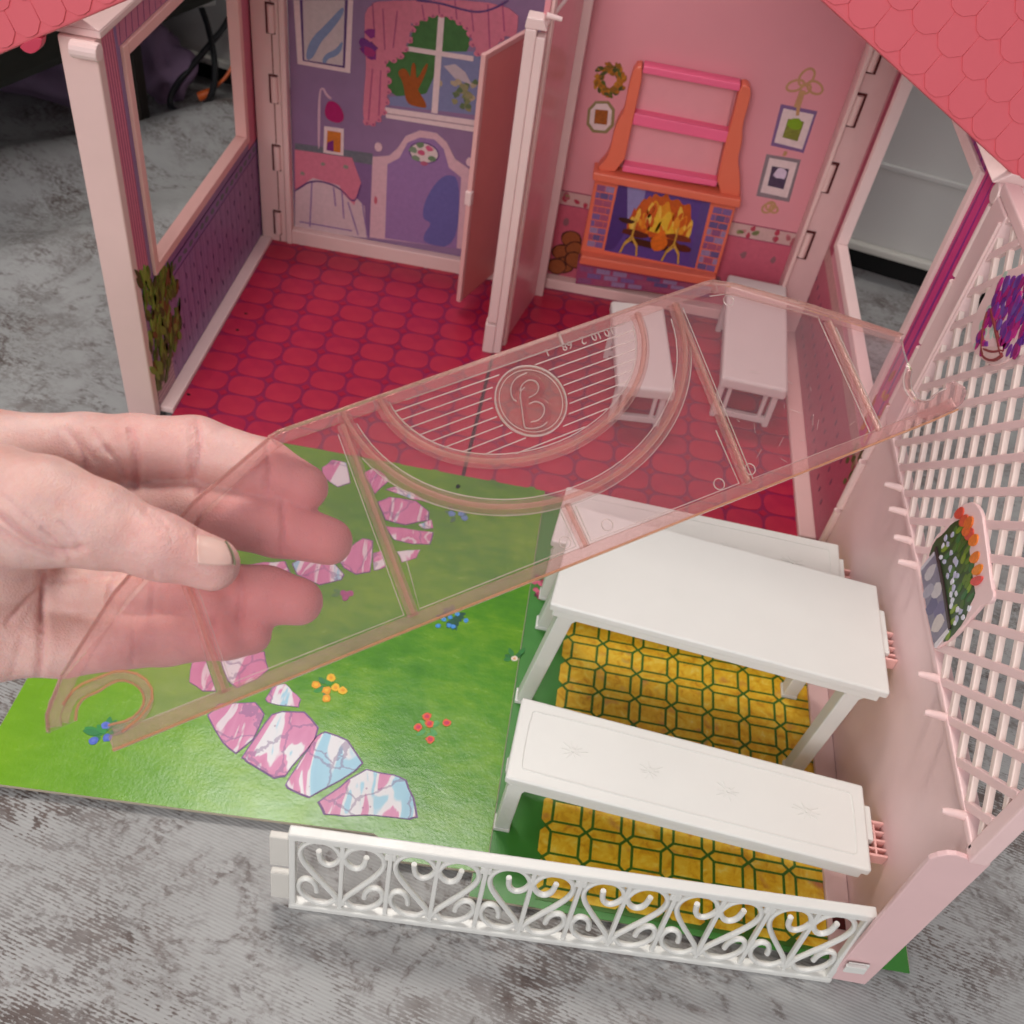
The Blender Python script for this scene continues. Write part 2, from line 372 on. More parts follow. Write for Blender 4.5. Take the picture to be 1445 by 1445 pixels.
# printed plant in the front corner
random.seed(11)
decal('planter_print', fr, [(.579, .004), (.612, .004), (.612, .034), (.579, .034)], ink('c09aa0'), lw, 5)
for k in range(7): decal('planter_line', fr, rect(.579, .612, .006 + k * .004, .0072 + k * .004), ink('9a7080'), lw, 6)
GR = ['55701e', '6f8a2a', '465c1c', '3a4d1c', '80983a', '6b4a20']
def inside(p, P):
    r_ = False
    for q in range(len(P)):
        (x1, y1), (x2, y2) = P[q], P[q - 1]
        if (y1 > p[1]) != (y2 > p[1]) and p[0] < (x2 - x1) * (p[1] - y1) / (y2 - y1) + x1: r_ = not r_
    return r_
BUSH = [(.5785, .118), (.588, .116), (.603, .094), (.618, .099), (.630, .090), (.634, .070), (.638, .052), (.634, .030), (.617, .026), (.603, .018), (.590, .012), (.5785, .012)]
k = 0
while k < 210:
    p = (random.uniform(.5785, .64), random.uniform(.010, .118))
    if not inside(p, BUSH): continue
    k += 1
    decal('leaf_print', fr, leaf(p, random.uniform(.010, .018), random.uniform(.004, .0066), math.pi / 2 + random.uniform(-.7, .7)), ink(random.choice(GR), .4, .25, 300), lw, 7 + k % 6)

# ---- corner post with hinge, left
cp = B().box(-.2865, -.263, .838, .852, -.002, .30).build('corner_post', m_pink, house, .001)
for (x, z) in [(-0.26993, 0.2065), (-0.26952, 0.14813), (-0.26964, 0.08554), (-0.2713, 0.0204)]:
    B().tube([(x + .001, .8375, z - .011), (x + .001, .8375, z + .011)], .0032, 10).build('hinge_knuckle', m_pink, cp, smooth=True)
    B().box(x - .0035, x - .0022, .8368, .8381, z - .011, z + .011).build('hinge_shade', m_dark, cp)
    B().box(x - .0035, x + .004, .8366, .8381, z + .0112, z + .0122).build('hinge_shade', m_dark, cp)
    B().box(x - .0035, x + .004, .8366, .8381, z - .0122, z - .0112).build('hinge_shade', m_dark, cp)
B().box(-.2695, -.2688, .8372, .8381, .0, .29).build('hinge_seam', mat('seam brown', (.25, .10, .09), .6), cp)
B().box(-.2625, -.2575, .836, .846, 0, .30).build('rib', m_pink, cp, .001)

# ---- back wall of the left room
bw = B().box(-.2575, -.03, .846, .852, 0, .30).build('bedroom_wall', mat('bedroom purple paper', '8c6c8e', .38, .45, .16, 60), house)
B().box(-.2625, -.045, .838, .846, -.002, .0145).build('skirting', m_pink, bw, .001)
fr = FY(.846)
YW = lambda pts: pts
W_ = ink('e2c4c4'); PK = ink('cf7488'); PKd = ink('a84c74'); PU = ink('5c3a70')
# mirror
decal('mirror_print', fr, [(-0.25245, 0.22054), (-0.20354, 0.22892), (-0.2054, 0.16971), (-0.2504, 0.16944)], W_, bw, 1)
decal('mirror_shadow', fr, [(-0.24735, 0.22141), (-0.20773, 0.2282), (-0.20984, 0.17325), (-0.24591, 0.17283)], PU, bw, 2)
decal('mirror_glass', fr, [(-0.24481, 0.22185), (-0.21024, 0.22777), (-0.21161, 0.17501), (-0.24448, 0.17395)], ink('c8b4b4'), bw, 3)
decal('mirror_streak', fr, [(-0.24411, 0.17488), (-0.23942, 0.19182), (-0.22462, 0.20763), (-0.21106, 0.22447), (-0.21101, 0.21648), (-0.22294, 0.19971), (-0.22989, 0.19183), (-0.23796, 0.17477)], ink('7f8cae'), bw, 4)
decal('mirror_streak', fr, [(-0.23005, 0.17481), (-0.22649, 0.1823), (-0.21777, 0.18724), (-0.21156, 0.19673), (-0.21204, 0.1891), (-0.21602, 0.18246), (-0.22476, 0.17833), (-0.22566, 0.17422)], ink('7f8cae'), bw, 4)
# window print
decal('foliage_print', fr, [(-0.17774, 0.18588), (-0.16573, 0.18973), (-0.15444, 0.20514), (-0.15524, 0.21971), (-0.14708, 0.22435), (-0.13413, 0.23137), (-0.11697, 0.22637), (-0.1081, 0.22147), (-0.10671, 0.20694), (-0.11454, 0.19886), (-0.12785, 0.1931), (-0.13497, 0.1711), (-0.13974, 0.16315), (-0.17128, 0.15378)], ink('3f6a36', .4, .35, 160), bw, 1)
decal('sky_print', fr, [(-0.12764, 0.20156), (-0.09732, 0.20695), (-0.09272, 0.15385), (-0.17107, 0.1484), (-0.17135, 0.15557), (-0.13979, 0.16403), (-0.12956, 0.1928)], ink('7c7ca0'), bw, 2)
decal('hill_print', fr, [(-0.12674, 0.1899), (-0.1175, 0.19326), (-0.10838, 0.18808), (-0.10228, 0.1788), (-0.11649, 0.18144)], ink('c0aab0'), bw, 3)
random.seed(4)
for k in range(26):
    c = (-0.10924, 0.16875)
    decal('shrub_print', fr, ell((c[0] + random.gauss(0, .006), c[1] + random.gauss(0, .008)), .0028, .0026, 7, 0, .3), ink(random.choice(['7a7a52', '8e8460', '5c6a48', 'b09a80']), .4, .3), bw, 3 + k % 3)
for pts in ([(-0.15694, 0.15282), (-0.15957, 0.17013), (-0.16611, 0.17853), (-0.15848, 0.18335), (-0.15269, 0.17314), (-0.14891, 0.16856), (-0.13634, 0.15211), (-0.14612, 0.1512)], [(-0.15434, 0.17109), (-0.15353, 0.18851), (-0.15, 0.18744), (-0.14911, 0.17204), (-0.14152, 0.19066), (-0.13924, 0.18766), (-0.14696, 0.16538), (-0.15211, 0.16266)]):
    decal('trunk_print', fr, pts, ink('9a4a16', .4, .35, 300), bw, 4)
decal('mullion_print', fr, [(-0.13413, 0.23137), (-0.12916, 0.23192), (-0.12895, 0.14893), (-0.13432, 0.14884)], W_, bw, 6)
decal('mullion_print', fr, [(-0.15935, 0.20061), (-0.10284, 0.20229), (-0.10279, 0.19827), (-0.15916, 0.19697)], W_, bw, 7)
decal('sill_print', fr, [(-0.17457, 0.14594), (-0.09401, 0.14904), (-0.09478, 0.13873), (-0.17334, 0.13699)], W_, bw, 6)
decal('sill_line', fr, [(-0.17441, 0.1414), (-0.09444, 0.14436), (-0.09451, 0.14324), (-0.17419, 0.14033)], ink('a8848e'), bw, 7)
# curtains
decal('curtain_print', fr, [(-0.19351, 0.23064), (-0.1575, 0.23051), (-0.15506, 0.2165), (-0.15928, 0.19929), (-0.1657, 0.18888), (-0.17601, 0.18619), (-0.1727, 0.16775), (-0.17305, 0.15346), (-0.1761, 0.13832), (-0.18491, 0.12926), (-0.19402, 0.12942), (-0.19286, 0.16055), (-0.19149, 0.17828), (-0.19373, 0.20153)], PK, bw, 8)
decal('valance_print', fr, [(-0.19435, 0.2305), (-0.07156, 0.25154), (-0.06916, 0.22018), (-0.07984, 0.2248), (-0.08663, 0.21051), (-0.09057, 0.19978), (-0.09967, 0.20486), (-0.1081, 0.22147), (-0.11697, 0.22637), (-0.12735, 0.23016), (-0.13898, 0.22894), (-0.14703, 0.22355), (-0.15515, 0.21811), (-0.16233, 0.2265), (-0.17748, 0.22707)], PK, bw, 9)
for pts in ([(-0.18759, 0.2285), (-0.18519, 0.20303)], [(-0.17915, 0.22678), (-0.17631, 0.1946)], [(-0.1674, 0.22721), (-0.16952, 0.19748)], [(-0.18621, 0.1775), (-0.18862, 0.13229)], [(-0.17919, 0.17704), (-0.1797, 0.13765)], [(-0.14776, 0.23534), (-0.14546, 0.22543)], [(-0.13471, 0.23915), (-0.13325, 0.23073)], [(-0.12174, 0.24294), (-0.11876, 0.22766)], [(-0.10812, 0.23902), (-0.10479, 0.22205)], [(-0.09541, 0.24434), (-0.08979, 0.20829)], [(-0.08425, 0.24781), (-0.08003, 0.22638)]):
    decal('curtain_fold', fr, strip(pts, .0011), PKd, bw, 10)
decal('curtain_hem', fr, strip([(-0.15289, 0.2376), (-0.13471, 0.23915), (-0.11793, 0.23733), (-0.10291, 0.23677), (-0.0902, 0.24211), (-0.0796, 0.25016)], .0016), PU, bw, 11)
for (x, z) in [(-0.17598, 0.18534), (-0.17362, 0.17804), (-0.17259, 0.16952), (-0.17261, 0.16069), (-0.1737, 0.15154), (-0.17551, 0.14211), (-0.17998, 0.13483), (-0.18492, 0.12981), (-0.19038, 0.12972), (-0.16913, 0.18793), (-0.16325, 0.1922), (-0.15924, 0.19846), (-0.15622, 0.20647), (-0.15464, 0.21495), (-0.15191, 0.22061), (-0.14546, 0.22543), (-0.13898, 0.22894), (-0.13158, 0.23086), (-0.12401, 0.23026), (-0.11672, 0.22738), (-0.11089, 0.22421), (-0.10754, 0.21913), (-0.10467, 0.21227), (-0.09976, 0.20568), (-0.09429, 0.20248), (-0.08943, 0.20502), (-0.08589, 0.21147), (-0.08233, 0.2203)]:
    decal('ruffle_print', fr, ell((x, z), .0030, .0027, 9, 0, .2), PK, bw, 10); decal('ruffle_shade', fr, ell((x + .0006, z - .0008), .0011, .0010, 7, 0, .2), PKd, bw, 11)
random.seed(8)
for k in range(9):
    c = (-0.18973, 0.19222)
    decal('rosette_print', fr, ell((c[0] + random.gauss(0, .0035), c[1] + random.gauss(0, .0055)), .0045, .0042, 8, 0, .3), ink(random.choice(['a02a6a', '8a2a7a', '6e2a78'])), bw, 11 + k % 4)
# lamp and photo
decal('lamp_print', fr, strip([(-0.23302, 0.09724), (-0.23208, 0.14982), (-0.22847, 0.15317), (-0.22582, 0.14737), (-0.22133, 0.14458)], .0022), ink('cfa6b4'), bw, 2)
decal('shade_print', fr, [(-0.2264, 0.14), (-0.22133, 0.14367), (-0.21411, 0.14045), (-0.21008, 0.132), (-0.21132, 0.12618), (-0.21771, 0.12348), (-0.22776, 0.12684)], ink('a8185e'), bw, 3)
decal('photo_print', fr, [(-0.22782, 0.11895), (-0.21036, 0.11978), (-0.21057, 0.09469), (-0.22893, 0.09411)], W_, bw, 3)
decal('photo_picture', fr, [(-0.22508, 0.11569), (-0.21291, 0.11608), (-0.2132, 0.09713), (-0.22592, 0.09704)], ink('c8702a', .4, .5, 500), bw, 4)
decal('photo_picture', fr, [(-0.22513, 0.10457), (-0.21955, 0.10756), (-0.21956, 0.09689), (-0.22592, 0.09704)], ink('7a2a70'), bw, 5)
# wainscot and table
decal('wainscot_print', fr, [(-0.25473, 0.097), (-0.18412, 0.10035), (-0.18485, 0.01733), (-0.25712, 0.01144)], ink('80608a'), bw, 1)
decal('border_print', fr, [(-0.2547, 0.09798), (-0.18416, 0.10171), (-0.18424, 0.09087), (-0.25492, 0.09012)], ink('6a6a72', .4, .4, 300), bw, 2)
decal('table_skirt_print', fr, [(-0.25564, 0.05045), (-0.2387, 0.06822), (-0.21383, 0.0649), (-0.19835, 0.05552), (-0.19048, 0.04867), (-0.1874, 0.0157), (-0.25712, 0.01144)], ink('cfb0b4'), bw, 3)
for pts in ([(-0.23972, 0.06393), (-0.24246, 0.01663)], [(-0.21958, 0.06171), (-0.21764, 0.04325)], [(-0.21189, 0.06116), (-0.20977, 0.03197)], [(-0.20601, 0.0498), (-0.19577, 0.01731)], [(-0.19246, 0.05039), (-0.18683, 0.01692)], [(-0.25232, 0.02012), (-0.20177, 0.0205)]):
    decal('skirt_fold', fr, strip(pts, .0013), ink('8a6a9a'), bw, 4)
decal('tablecloth_print', fr, [(-0.25486, 0.0921), (-0.20269, 0.09423), (-0.19382, 0.07088), (-0.20017, 0.0478), (-0.21188, 0.05909), (-0.21383, 0.0649), (-0.23871, 0.06781), (-0.25558, 0.05255)], PK, bw, 5)
decal('tablecloth_hem', fr, strip([(-0.25561, 0.0515), (-0.23872, 0.06659), (-0.21382, 0.06387), (-0.19978, 0.04787), (-0.19382, 0.07088)], .0016), PU, bw, 6)
for c in [(-0.24821, 0.07044), (-0.22902, 0.08321), (-0.20823, 0.08424)]: decal('motif', fr, ell(c, .0022, .002, 7, 0, .3), ink('8a8478'), bw, 6)
# headboard
decal('headboard_print', fr, [(-0.18408, 0.09879), (-0.16929, 0.10261), (-0.16221, 0.11076), (-0.15546, 0.12351), (-0.14311, 0.13112), (-0.12858, 0.13142), (-0.11896, 0.12474), (-0.11048, 0.11099), (-0.09686, 0.10384), (-0.08938, 0.10332), (-0.08329, 0.02379), (-0.18485, 0.01733)], ink('d4a8b0'), bw, 7)
decal('headboard_panel', fr, [(-0.17048, 0.09452), (-0.15998, 0.10245), (-0.15336, 0.11821), (-0.14274, 0.12497), (-0.12998, 0.1255), (-0.12123, 0.11859), (-0.11531, 0.10223), (-0.10347, 0.09462), (-0.10132, 0.02229), (-0.17003, 0.01926)], ink('94709e'), bw, 8)
decal('headboard_shade', fr, [(-0.11668, 0.09603), (-0.10375, 0.09357), (-0.10132, 0.02229), (-0.13348, 0.02122), (-0.1332, 0.03229), (-0.1262, 0.04455), (-0.13606, 0.04684), (-0.1352, 0.06389), (-0.12704, 0.08398)], ink('66609a'), bw, 9)
decal('oval_print', fr, ell((-0.13823, 0.11148), .0136, .0098, 22), PU, bw, 9)
decal('oval_print', fr, ell((-0.13823, 0.11148), .0124, .0087, 22), ink('d8c0bc'), bw, 10)
for q, (c, h) in enumerate(zip([(-0.14005, 0.11113), (-0.13392, 0.11616), (-0.14234, 0.11839), (-0.14526, 0.10528), (-0.1306, 0.1081), (-0.14844, 0.11243), (-0.13761, 0.10186)], ['c05070', 'c8587a', '6a8060', '7a8a70', '6a8060', '7a8a70', 'b05a74'])):
    decal('rose_print', fr, ell(c, .0036, .0026, 7, 0, .3), ink(h), bw, 11)
for p in [(-0.17917, 0.10907), (-0.09714, 0.11064)]: decal('finial_print', fr, ell(p, .0035, .0042, 10), ink('dcb4ba'), bw, 8)
decal('handle_print', fr, ell((-0.18006, 0.05706), .0016, .0042, 8), ink('c05a6a'), bw, 8)

# ---- divider with door
dv = B().box(-.0547, -.0466, .726, .738, .031, .2765).box(-.0560, -.0466, .7255, .738, -.002, .0295).build('divider_post', m_pink2, house, .001)
B().box(-.0466, -.0400, .7265, .738, -.002, .272).build('post_ridge', m_pink2, dv, .001)
B().prism([(-.0555, .2765), (-.0395, .2765), (-.043, .284), (-.0545, .284)], lambda a, b, n: (a, .7262 + n, b), 0, .014).build('post_cap', m_pink2, dv, .0008)
B().tube([(-.0425, .731, .279), (-0.03319, 0.775, 0.2831)], .0024, 10).build('rod', m_pink2, dv, smooth=True)
B().tube([(-.042, .733, .285), (-.031, .733, .284)], [.0022, .0016], 10).build('peg', m_pink2, dv, smooth=True)
dwv = Vector((.024, .107, 0)).normalized()
dw = B().obox((-.0445, .738, -.002), dwv, (0, 0, 1), (dwv.y, -dwv.x, 0), .112, .31, .004).build('divider_wall', mat('glossy divider pink', (.72, .27, .31), .22, .5, .08, 30), house)
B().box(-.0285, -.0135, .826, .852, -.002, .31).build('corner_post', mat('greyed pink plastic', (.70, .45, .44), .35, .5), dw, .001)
B().obox((-.0405, .740, -.001), dwv, (0, 0, 1), (dwv.y, -dwv.x, 0), .006, .30, .003).build('panel_rib', m_pink, dw, .0006)
# door, swung into the left room
d1 = Vector((-.0885, .777, .0115)); d0 = Vector((-.0620, .8415, .0115)); du = d1 - d0; dl = du.length; du.normalize(); dn = Vector((-du.y, du.x, 0)); dn = dn if dn.x > 0 else -dn
door = B().obox(d0, du, (0, 0, 1), dn, dl, .2215, .003).build('door', m_door, house, .0006)
B().obox(d0 + du * (dl - .005) - dn * .0006, du, (0, 0, 1), dn, .0055, .2222, .0042).build('door_edge', mat('door edge pink', (.80, .42, .40), .4), door, .0008)
B().obox(d0 + Vector((0, 0, .2175)) - dn * .0004, du, (0, 0, 1), dn, dl - .005, .0045, .0038).build('door_edge', MATS['door edge pink'], door, .0006)
B().obox(d0 + du * (dl - .0025) + dn * -.001 + Vector((0, 0, .0975)), du, (0, 0, 1), dn, .0055, .0125, .006).build('door_latch', m_pink2, door, .001)
B().obox(d0 + du * .001 + dn * .0032 + Vector((0, 0, .10)), du, (0, 0, 1), dn, .003, .02, .002).build('door_catch', m_door, door, .0005)

# ---- back wall of the right room
rb = B().box(-.0145, .23, .852, .858, 0, .30).build('parlour_wall', mat('parlour pink paper', (.70, .27, .31), .5, .35, .05, 14, .05), house)
B().box(-.0135, .215, .842, .852, -.002, .010).build('skirting', m_pink, rb, .001)
fr = FY(.852)
decal('wainscot_print', fr, rect(-.0135, .2285, .010, .083), ink('c25a6e'), rb, 1)
decal('border_print', fr, rect(-.0135, .2285, .083, .0965), ink('c8a09c'), rb, 2)
decal('border_line', fr, rect(-.0135, .2285, .0825, .0835), ink('98425e'), rb, 3)
decal('border_line', fr, rect(-.0135, .2285, .096, .097), ink('98425e'), rb, 3)
random.seed(21)
for k in range(64):
    decal('border_leaf', fr, ell((-.012 + random.random() * .238, .0898 + random.uniform(-.004, .004)), .0031, .0022, 7, random.random() * 3, .3), ink(random.choice(['6f7048', 'b0384e', '8a8458', 'a85a62', 'c07a80'])), rb, 4 + k % 3)
for k in range(18): decal('tulip_print', fr, ell((-.004 + (k % 9) * .0275 + (.012 if k > 8 else 0), .066 - (k // 9) * .03), .0028, .0042, 8, 0, .25), ink('8c5a62'), rb, 2)
random.seed(5)
wc = (0.01003, 0.20039)
for k in range(110):
    a = k / 55 * 2 * math.pi; rr = random.uniform(.0065, .0118)
    decal('wreath_leaf', fr, leaf((wc[0] + rr * math.cos(a), wc[1] + rr * math.sin(a)), .0055, .0032, a + random.uniform(.6, 2.4)), ink(random.choice(['5a5a1e', '8a5a1a', 'a8661c', '4a4a20', 'b8781e'])), rb, 1 + k % 5)
def frame_print(pts_o, pts_w, pts_i, ho, hi):
    decal('frame_print', fr, pts_o, ink(ho), rb, 2); decal('mount_print', fr, pts_w, ink('dcc0c0'), rb, 3); decal('picture_print', fr, pts_i, ink(hi, .4, .5, 420), rb, 4)
frame_print(smooth_poly([(-0.00367, 0.18026), (0.01831, 0.18431), (0.02212, 0.15613), (-0.00155, 0.15351)], 1), smooth_poly([(-0.00123, 0.1784), (0.01621, 0.18162), (0.01904, 0.15813), (0.0006, 0.1565)], 1), [(0.00302, 0.17438), (0.0139, 0.1755), (0.01506, 0.16307), (0.00401, 0.16228)], '8c7a52', '96501a')
frame_print([(0.15155, 0.20626), (0.18199, 0.20581), (0.18251, 0.16962), (0.15386, 0.17097)], [(0.15469, 0.20336), (0.18009, 0.20283), (0.18037, 0.17235), (0.15588, 0.17411)], [(0.16091, 0.19574), (0.17442, 0.19561), (0.17431, 0.17852), (0.16115, 0.17967)], '7a5a86', '7a7a30')
frame_print([(0.15282, 0.16281), (0.18226, 0.16342), (0.1847, 0.12432), (0.15537, 0.12446)], [(0.15626, 0.16029), (0.18028, 0.16023), (0.18179, 0.12771), (0.15781, 0.1285)], [(0.16047, 0.15357), (0.1753, 0.1536), (0.1764, 0.13492), (0.16203, 0.13561)], '86747a', '4a3a52')
decal('picture_bush', fr, ell((0.16796, 0.19263), .006, .0045, 9, 0, .2), ink('7c9a1c'), rb, 5)
decal('picture_flower', fr, ell((0.16947, 0.1477), .0052, .005, 9, 0, .3), ink('d0b8cc'), rb, 5)
BOW = ink('b98a60')
for c, rx, ry, rot in zip([(0.15813, 0.22285), (0.16477, 0.23076), (0.17376, 0.22401), (0.16688, 0.22191), (0.16832, 0.11503), (0.17034, 0.11745), (0.17382, 0.11512)], (.007, .0075, .007, .004, .005, .004, .004), (.0042, .0052, .0044, .004, .004, .004, .003), (.5, 1.2, -.4, 0, .9, 0, -.6)):
    P = ell(c, rx, ry, 14, rot); o = decal('bow_print', fr, strip(P + [P[0]], .0018), BOW, rb, 2)
for pts in ([(0.16581, 0.22002), (0.16607, 0.20634), (0.16742, 0.1996)], [(0.16798, 0.16813), (0.16743, 0.16431)], [(0.16422, 0.21973), (0.16365, 0.20589)]):
    decal('bow_ribbon', fr, strip(pts, .0028), BOW, rb, 5)
# printed logs beside the fire
for q, c in enumerate([(0.0032, 0.05015), (-0.00304, 0.03457), (0.00876, 0.04034), (0.00098, 0.02194), (0.01002, 0.02947), (-0.00557, 0.01943)]):
    decal('log_print', fr, ell(c, .0098, .0088, 14, 0, .05), ink('4a2014'), rb, 2 + q * 2); decal('log_end', fr, ell(c, .0085, .0075, 14, 0, .05), ink('96522c', .45, .35, 500), rb, 3 + q * 2)

# ---- right wall with window
RXW = .2285
rw = B()
rw.box(RXW, .2345, .548, .5895, 0, .305).box(RXW, .2345, .5895, .812, 0, .114).box(RXW, .2345, .5895, .812, .292, .305).box(RXW, .2345, .812, .85, 0, .305)
rw = rw.build('right_wall', mat('right wall pink paper', (.72, .30, .36), .4, .45, .06, 20), house)
B().box(.215, RXW, .566, .842, -.002, .004).build('skirting', m_pink, rw, .0012)
rwf = B().box(RXW - .0025, .2355, .5845, .5925, .1095, .2965).box(RXW - .0025, .2355, .809, .8165, .1095, .2965).box(RXW - .0025, .2355, .5925, .809, .1095, .117).box(RXW - .0025, .2355, .5925, .809, .289, .2965).build('window_frame', m_pink2, rw, .0008)
fr = FXr(RXW)
decal('curtain_print', fr, rect(.549, .584, .06, .304), ink('d0367e'), rw, 1)
for k, (a, b, wd_) in enumerate(((.556, .5565, .0014), (.5665, .568, .0026), (.5795, .579, .0032))):
    decal('curtain_fold', fr, strip([(a, .07 + .03 * (k % 3)), (b, .18), (a, .28 - .04 * (k % 2)), (b, .303)], [.0006, wd_, wd_, .0006]), ink('7a2a8a' if k % 2 else '8c2274'), rw, 2)
decal('valance_print', fr, rect(.585, .848, .2965, .3045), ink('b23a86'), rw, 1)
for k in range(24): decal('valance_fold', fr, strip([(.588 + k * .0106, .2967), (.589 + k * .0106, .3043)], .0022), ink('7a2a8a'), rw, 2)
decal('curtain_print', fr, rect(.818, .834, .03, .30), ink('a81a4e'), rw, 1)
decal('wainscot_print', fr, rect(.557, .848, .004, .085), ink('b8526a'), rw, 1)
decal('border_print', fr, rect(.557, .848, .085, .098), ink('c08a88', .4, .3, 200), rw, 2)
for k in range(54): decal('motif', fr, ell((.59 + (k % 18) * .0145, .02 + (k // 18) * .022), .0016, .003, 7, 0, .2), ink('7a3a58'), rw, 3)
random.seed(31)
for k in range(34):
    y = random.uniform(.550, .583); z = random.uniform(.05, .155)
    decal('flower_print', fr, leaf((y, z), random.uniform(.008, .014), .0048, math.pi / 2 + random.uniform(-.7, .7)), ink(random.choice(['c86a2a', 'd8803a', 'b8541e']) if z > .10 else random.choice(['5a6a2a', '4a5a26', '6a7a34', '8a6a50'])), rw, 3 + k % 5)
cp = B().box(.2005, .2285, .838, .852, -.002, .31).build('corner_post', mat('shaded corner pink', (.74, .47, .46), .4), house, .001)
for (x, z) in [(0.20825, 0.26144), (0.20817, 0.21802), (0.2068, 0.15928), (0.20886, 0.09496)]:
    B().tube([(x - .001, .8375, z - .012), (x - .001, .8375, z + .012)], .0034, 10).build('hinge_knuckle', m_pink, cp, smooth=True)
    B().box(x + .0026, x + .0040, .8366, .8381, z - .012, z + .012).build('hinge_shade', m_dark, cp)
    B().box(x - .0045, x + .004, .8364, .8381, z + .0122, z + .0138).build('hinge_shade', m_dark, cp)
    B().box(x - .0045, x + .004, .8364, .8381, z - .0138, z - .0122).build('hinge_shade', m_dark, cp)
B().box(.2005, .204, .834, .838, -.002, .31).build('rib', m_pink, cp, .0008)
B().prism([(.222, .3055), (.242, .3055), (.242, .3115), (.230, .3125)], lambda a, b, n: (a, .553 + n, b), 0, .30).build('cornice', m_pink2, rw, .0008)
B().tube([(.2225, .5455, .3035), (.246, .5455, .3035)], .0058, 14).build('roof_pivot', m_pink2, rw, .0008)

# ---- roof halves with shingles, front edge rising towards the middle
def m_roof():
    t = NT('coral roof plastic'); f = t.noise(20, 3)
    t.set(Base_Color=t.mix(f, (.72, .12, .15, 1), (.78, .145, .175, 1)), Roughness=.42, Specular_IOR_Level=.4)
    t.bump(t.noise(1500, 2), .06, .0003); return t.m
mr = m_roof()
def roof(p0, rdir, ndir, length, rows, name, tilt):
    """p0: low front corner; rdir: along the front edge (up to the ridge); ndir: across the shingles"""
    rdir = Vector(rdir).normalized(); ndir = Vector(ndir).normalized()
    fn = rdir.cross(ndir).normalized()
    if fn.y > 0: fn = -fn
    back = -fn
    depth = rows * .0168
    def FR(a, b, n): return tuple(Vector(p0) + rdir * a + ndir * b + fn * n)
    ro = B().prism([(0, 0), (length, 0), (length, depth), (0, depth)], FR, -.006, 0).build(name, mr, house, .0012)
    Wd, Hh = .0185, .0168
    for j in range(rows):
        for i in range(-1, int(length / Wd) + 1):
            x = i * Wd + (Wd / 2 if j % 2 else 0); x0, x1 = max(x, .0), min(x + Wd, length)
            if x1 - x0 < .004: continue
            y = j * Hh + .0015
            pts = [(x0 + .0002, y + .0052), (x + Wd * .28, y + .0007), (x + Wd * .5, y), (x + Wd * .72, y + .0007), (x1 - .0002, y + .0052), (x1 - .0002, y + Hh + .004), (x0 + .0002, y + Hh + .004)]
            pts = [(min(max(a, x0), x1), min(b, depth)) for a, b in pts]
            cl = []
            for p in pts:
                if not cl or math.hypot(p[0] - cl[-1][0], p[1] - cl[-1][1]) > 1e-5: cl.append(p)
            k = len(cl); top = [FR(a, b, .0011 - .0010 * min(1, (b - y) / (Hh + .004))) for a, b in cl]; bot = [FR(a, b, -.001) for a, b in cl]
            B().add(bot + top, [tuple(range(k))[::-1], tuple(range(k, 2 * k))] + [(q, (q + 1) % k, k + (q + 1) % k, k + q) for q in range(k)]).build('shingle', mr, ro, .0002, seg=1)
    return ro
rl = roof((-.405, .556, .2385), (1, 0, .54), (-.46, .20, .86), .30, 9, 'roof', 0)
B().prism(smooth_poly([(-0.32673, 0.28134), (-0.31064, 0.28969), (-0.313, 0.28218), (-0.31892, 0.27753), (-0.32379, 0.27787)], 1), FY(.558), -.004, .002).build('roof_tab', mat('red tab', (.62, .05, .10), .4), rl, .0006)
rr_ = roof((.292, .553, .2795), (-1, 0, .53), (.46, .24, .86), .30, 11, 'roof', 0)

# ================================================================== fireplace against the parlour wall
m_or = mat('orange coral plastic', (.74, .15, .085), .38, .5, .05, 40); m_hp = mat('hot pink plastic', (.86, .13, .26), .35, .5, .04, 40)
FYF = .840
fp = thing('fireplace', (.07, .845, 0), 'orange toy fireplace with two hot pink shelves above a printed fire', 'fireplace')
fr = FY(FYF)
for pts in ([(0.02742, 0.21997), (0.03542, 0.22174), (0.03535, 0.17683), (0.03552, 0.13063), (0.01231, 0.12708), (0.02033, 0.14007), (0.02184, 0.1525), (0.02147, 0.16161), (0.0231, 0.17454), (0.02674, 0.18231), (0.02594, 0.20124)], [(0.11326, 0.22053), (0.11914, 0.2216), (0.12341, 0.21735), (0.12433, 0.20732), (0.1241, 0.18989), (0.12817, 0.17456), (0.12834, 0.15991), (0.13665, 0.14076), (0.13977, 0.12485), (0.11759, 0.12772), (0.11458, 0.17015), (0.11455, 0.19513)]):
    B().prism(smooth_poly(pts, 1), fr, -.0115, .002).build('side_panel', m_or, fp, .001)
for pts in ([(0.03478, 0.22162), (0.11365, 0.22093), (0.11424, 0.21533), (0.03499, 0.21603)], [(0.03536, 0.1825), (0.11586, 0.18123), (0.11586, 0.17185), (0.03564, 0.17296)], [(0.03543, 0.13635), (0.11734, 0.13736), (0.11748, 0.13217), (0.03552, 0.13063)]):
    B().prism(pts, fr, -.0115, .001).build('shelf', m_hp, fp, .0006)
B().prism([(0.0328, 0.2168), (0.11098, 0.21676), (0.11598, 0.13574), (0.03477, 0.13431)], fr, -.0118, -.0095).build('back_panel', mat('shelf back pink', (.74, .30, .34), .45), fp)
B().prism([(0.01088, 0.12915), (0.14048, 0.12827), (0.14125, 0.12055), (0.01189, 0.12164)], FY(.835), -.0165, .004).build('mantel', m_or, fp, .0012)
body = B().prism([(0.01404, 0.11967), (0.1393, 0.11882), (0.14085, 0.04544), (0.01365, 0.04419)], fr, -.0115, 0).build('body', m_or, fp, .0008)
B().prism([(0.01479, 0.04789), (0.13962, 0.04991), (0.14018, 0.04068), (0.0144, 0.03905)], FY(.835), -.0165, .005).build('hearth', m_or, fp, .0012)
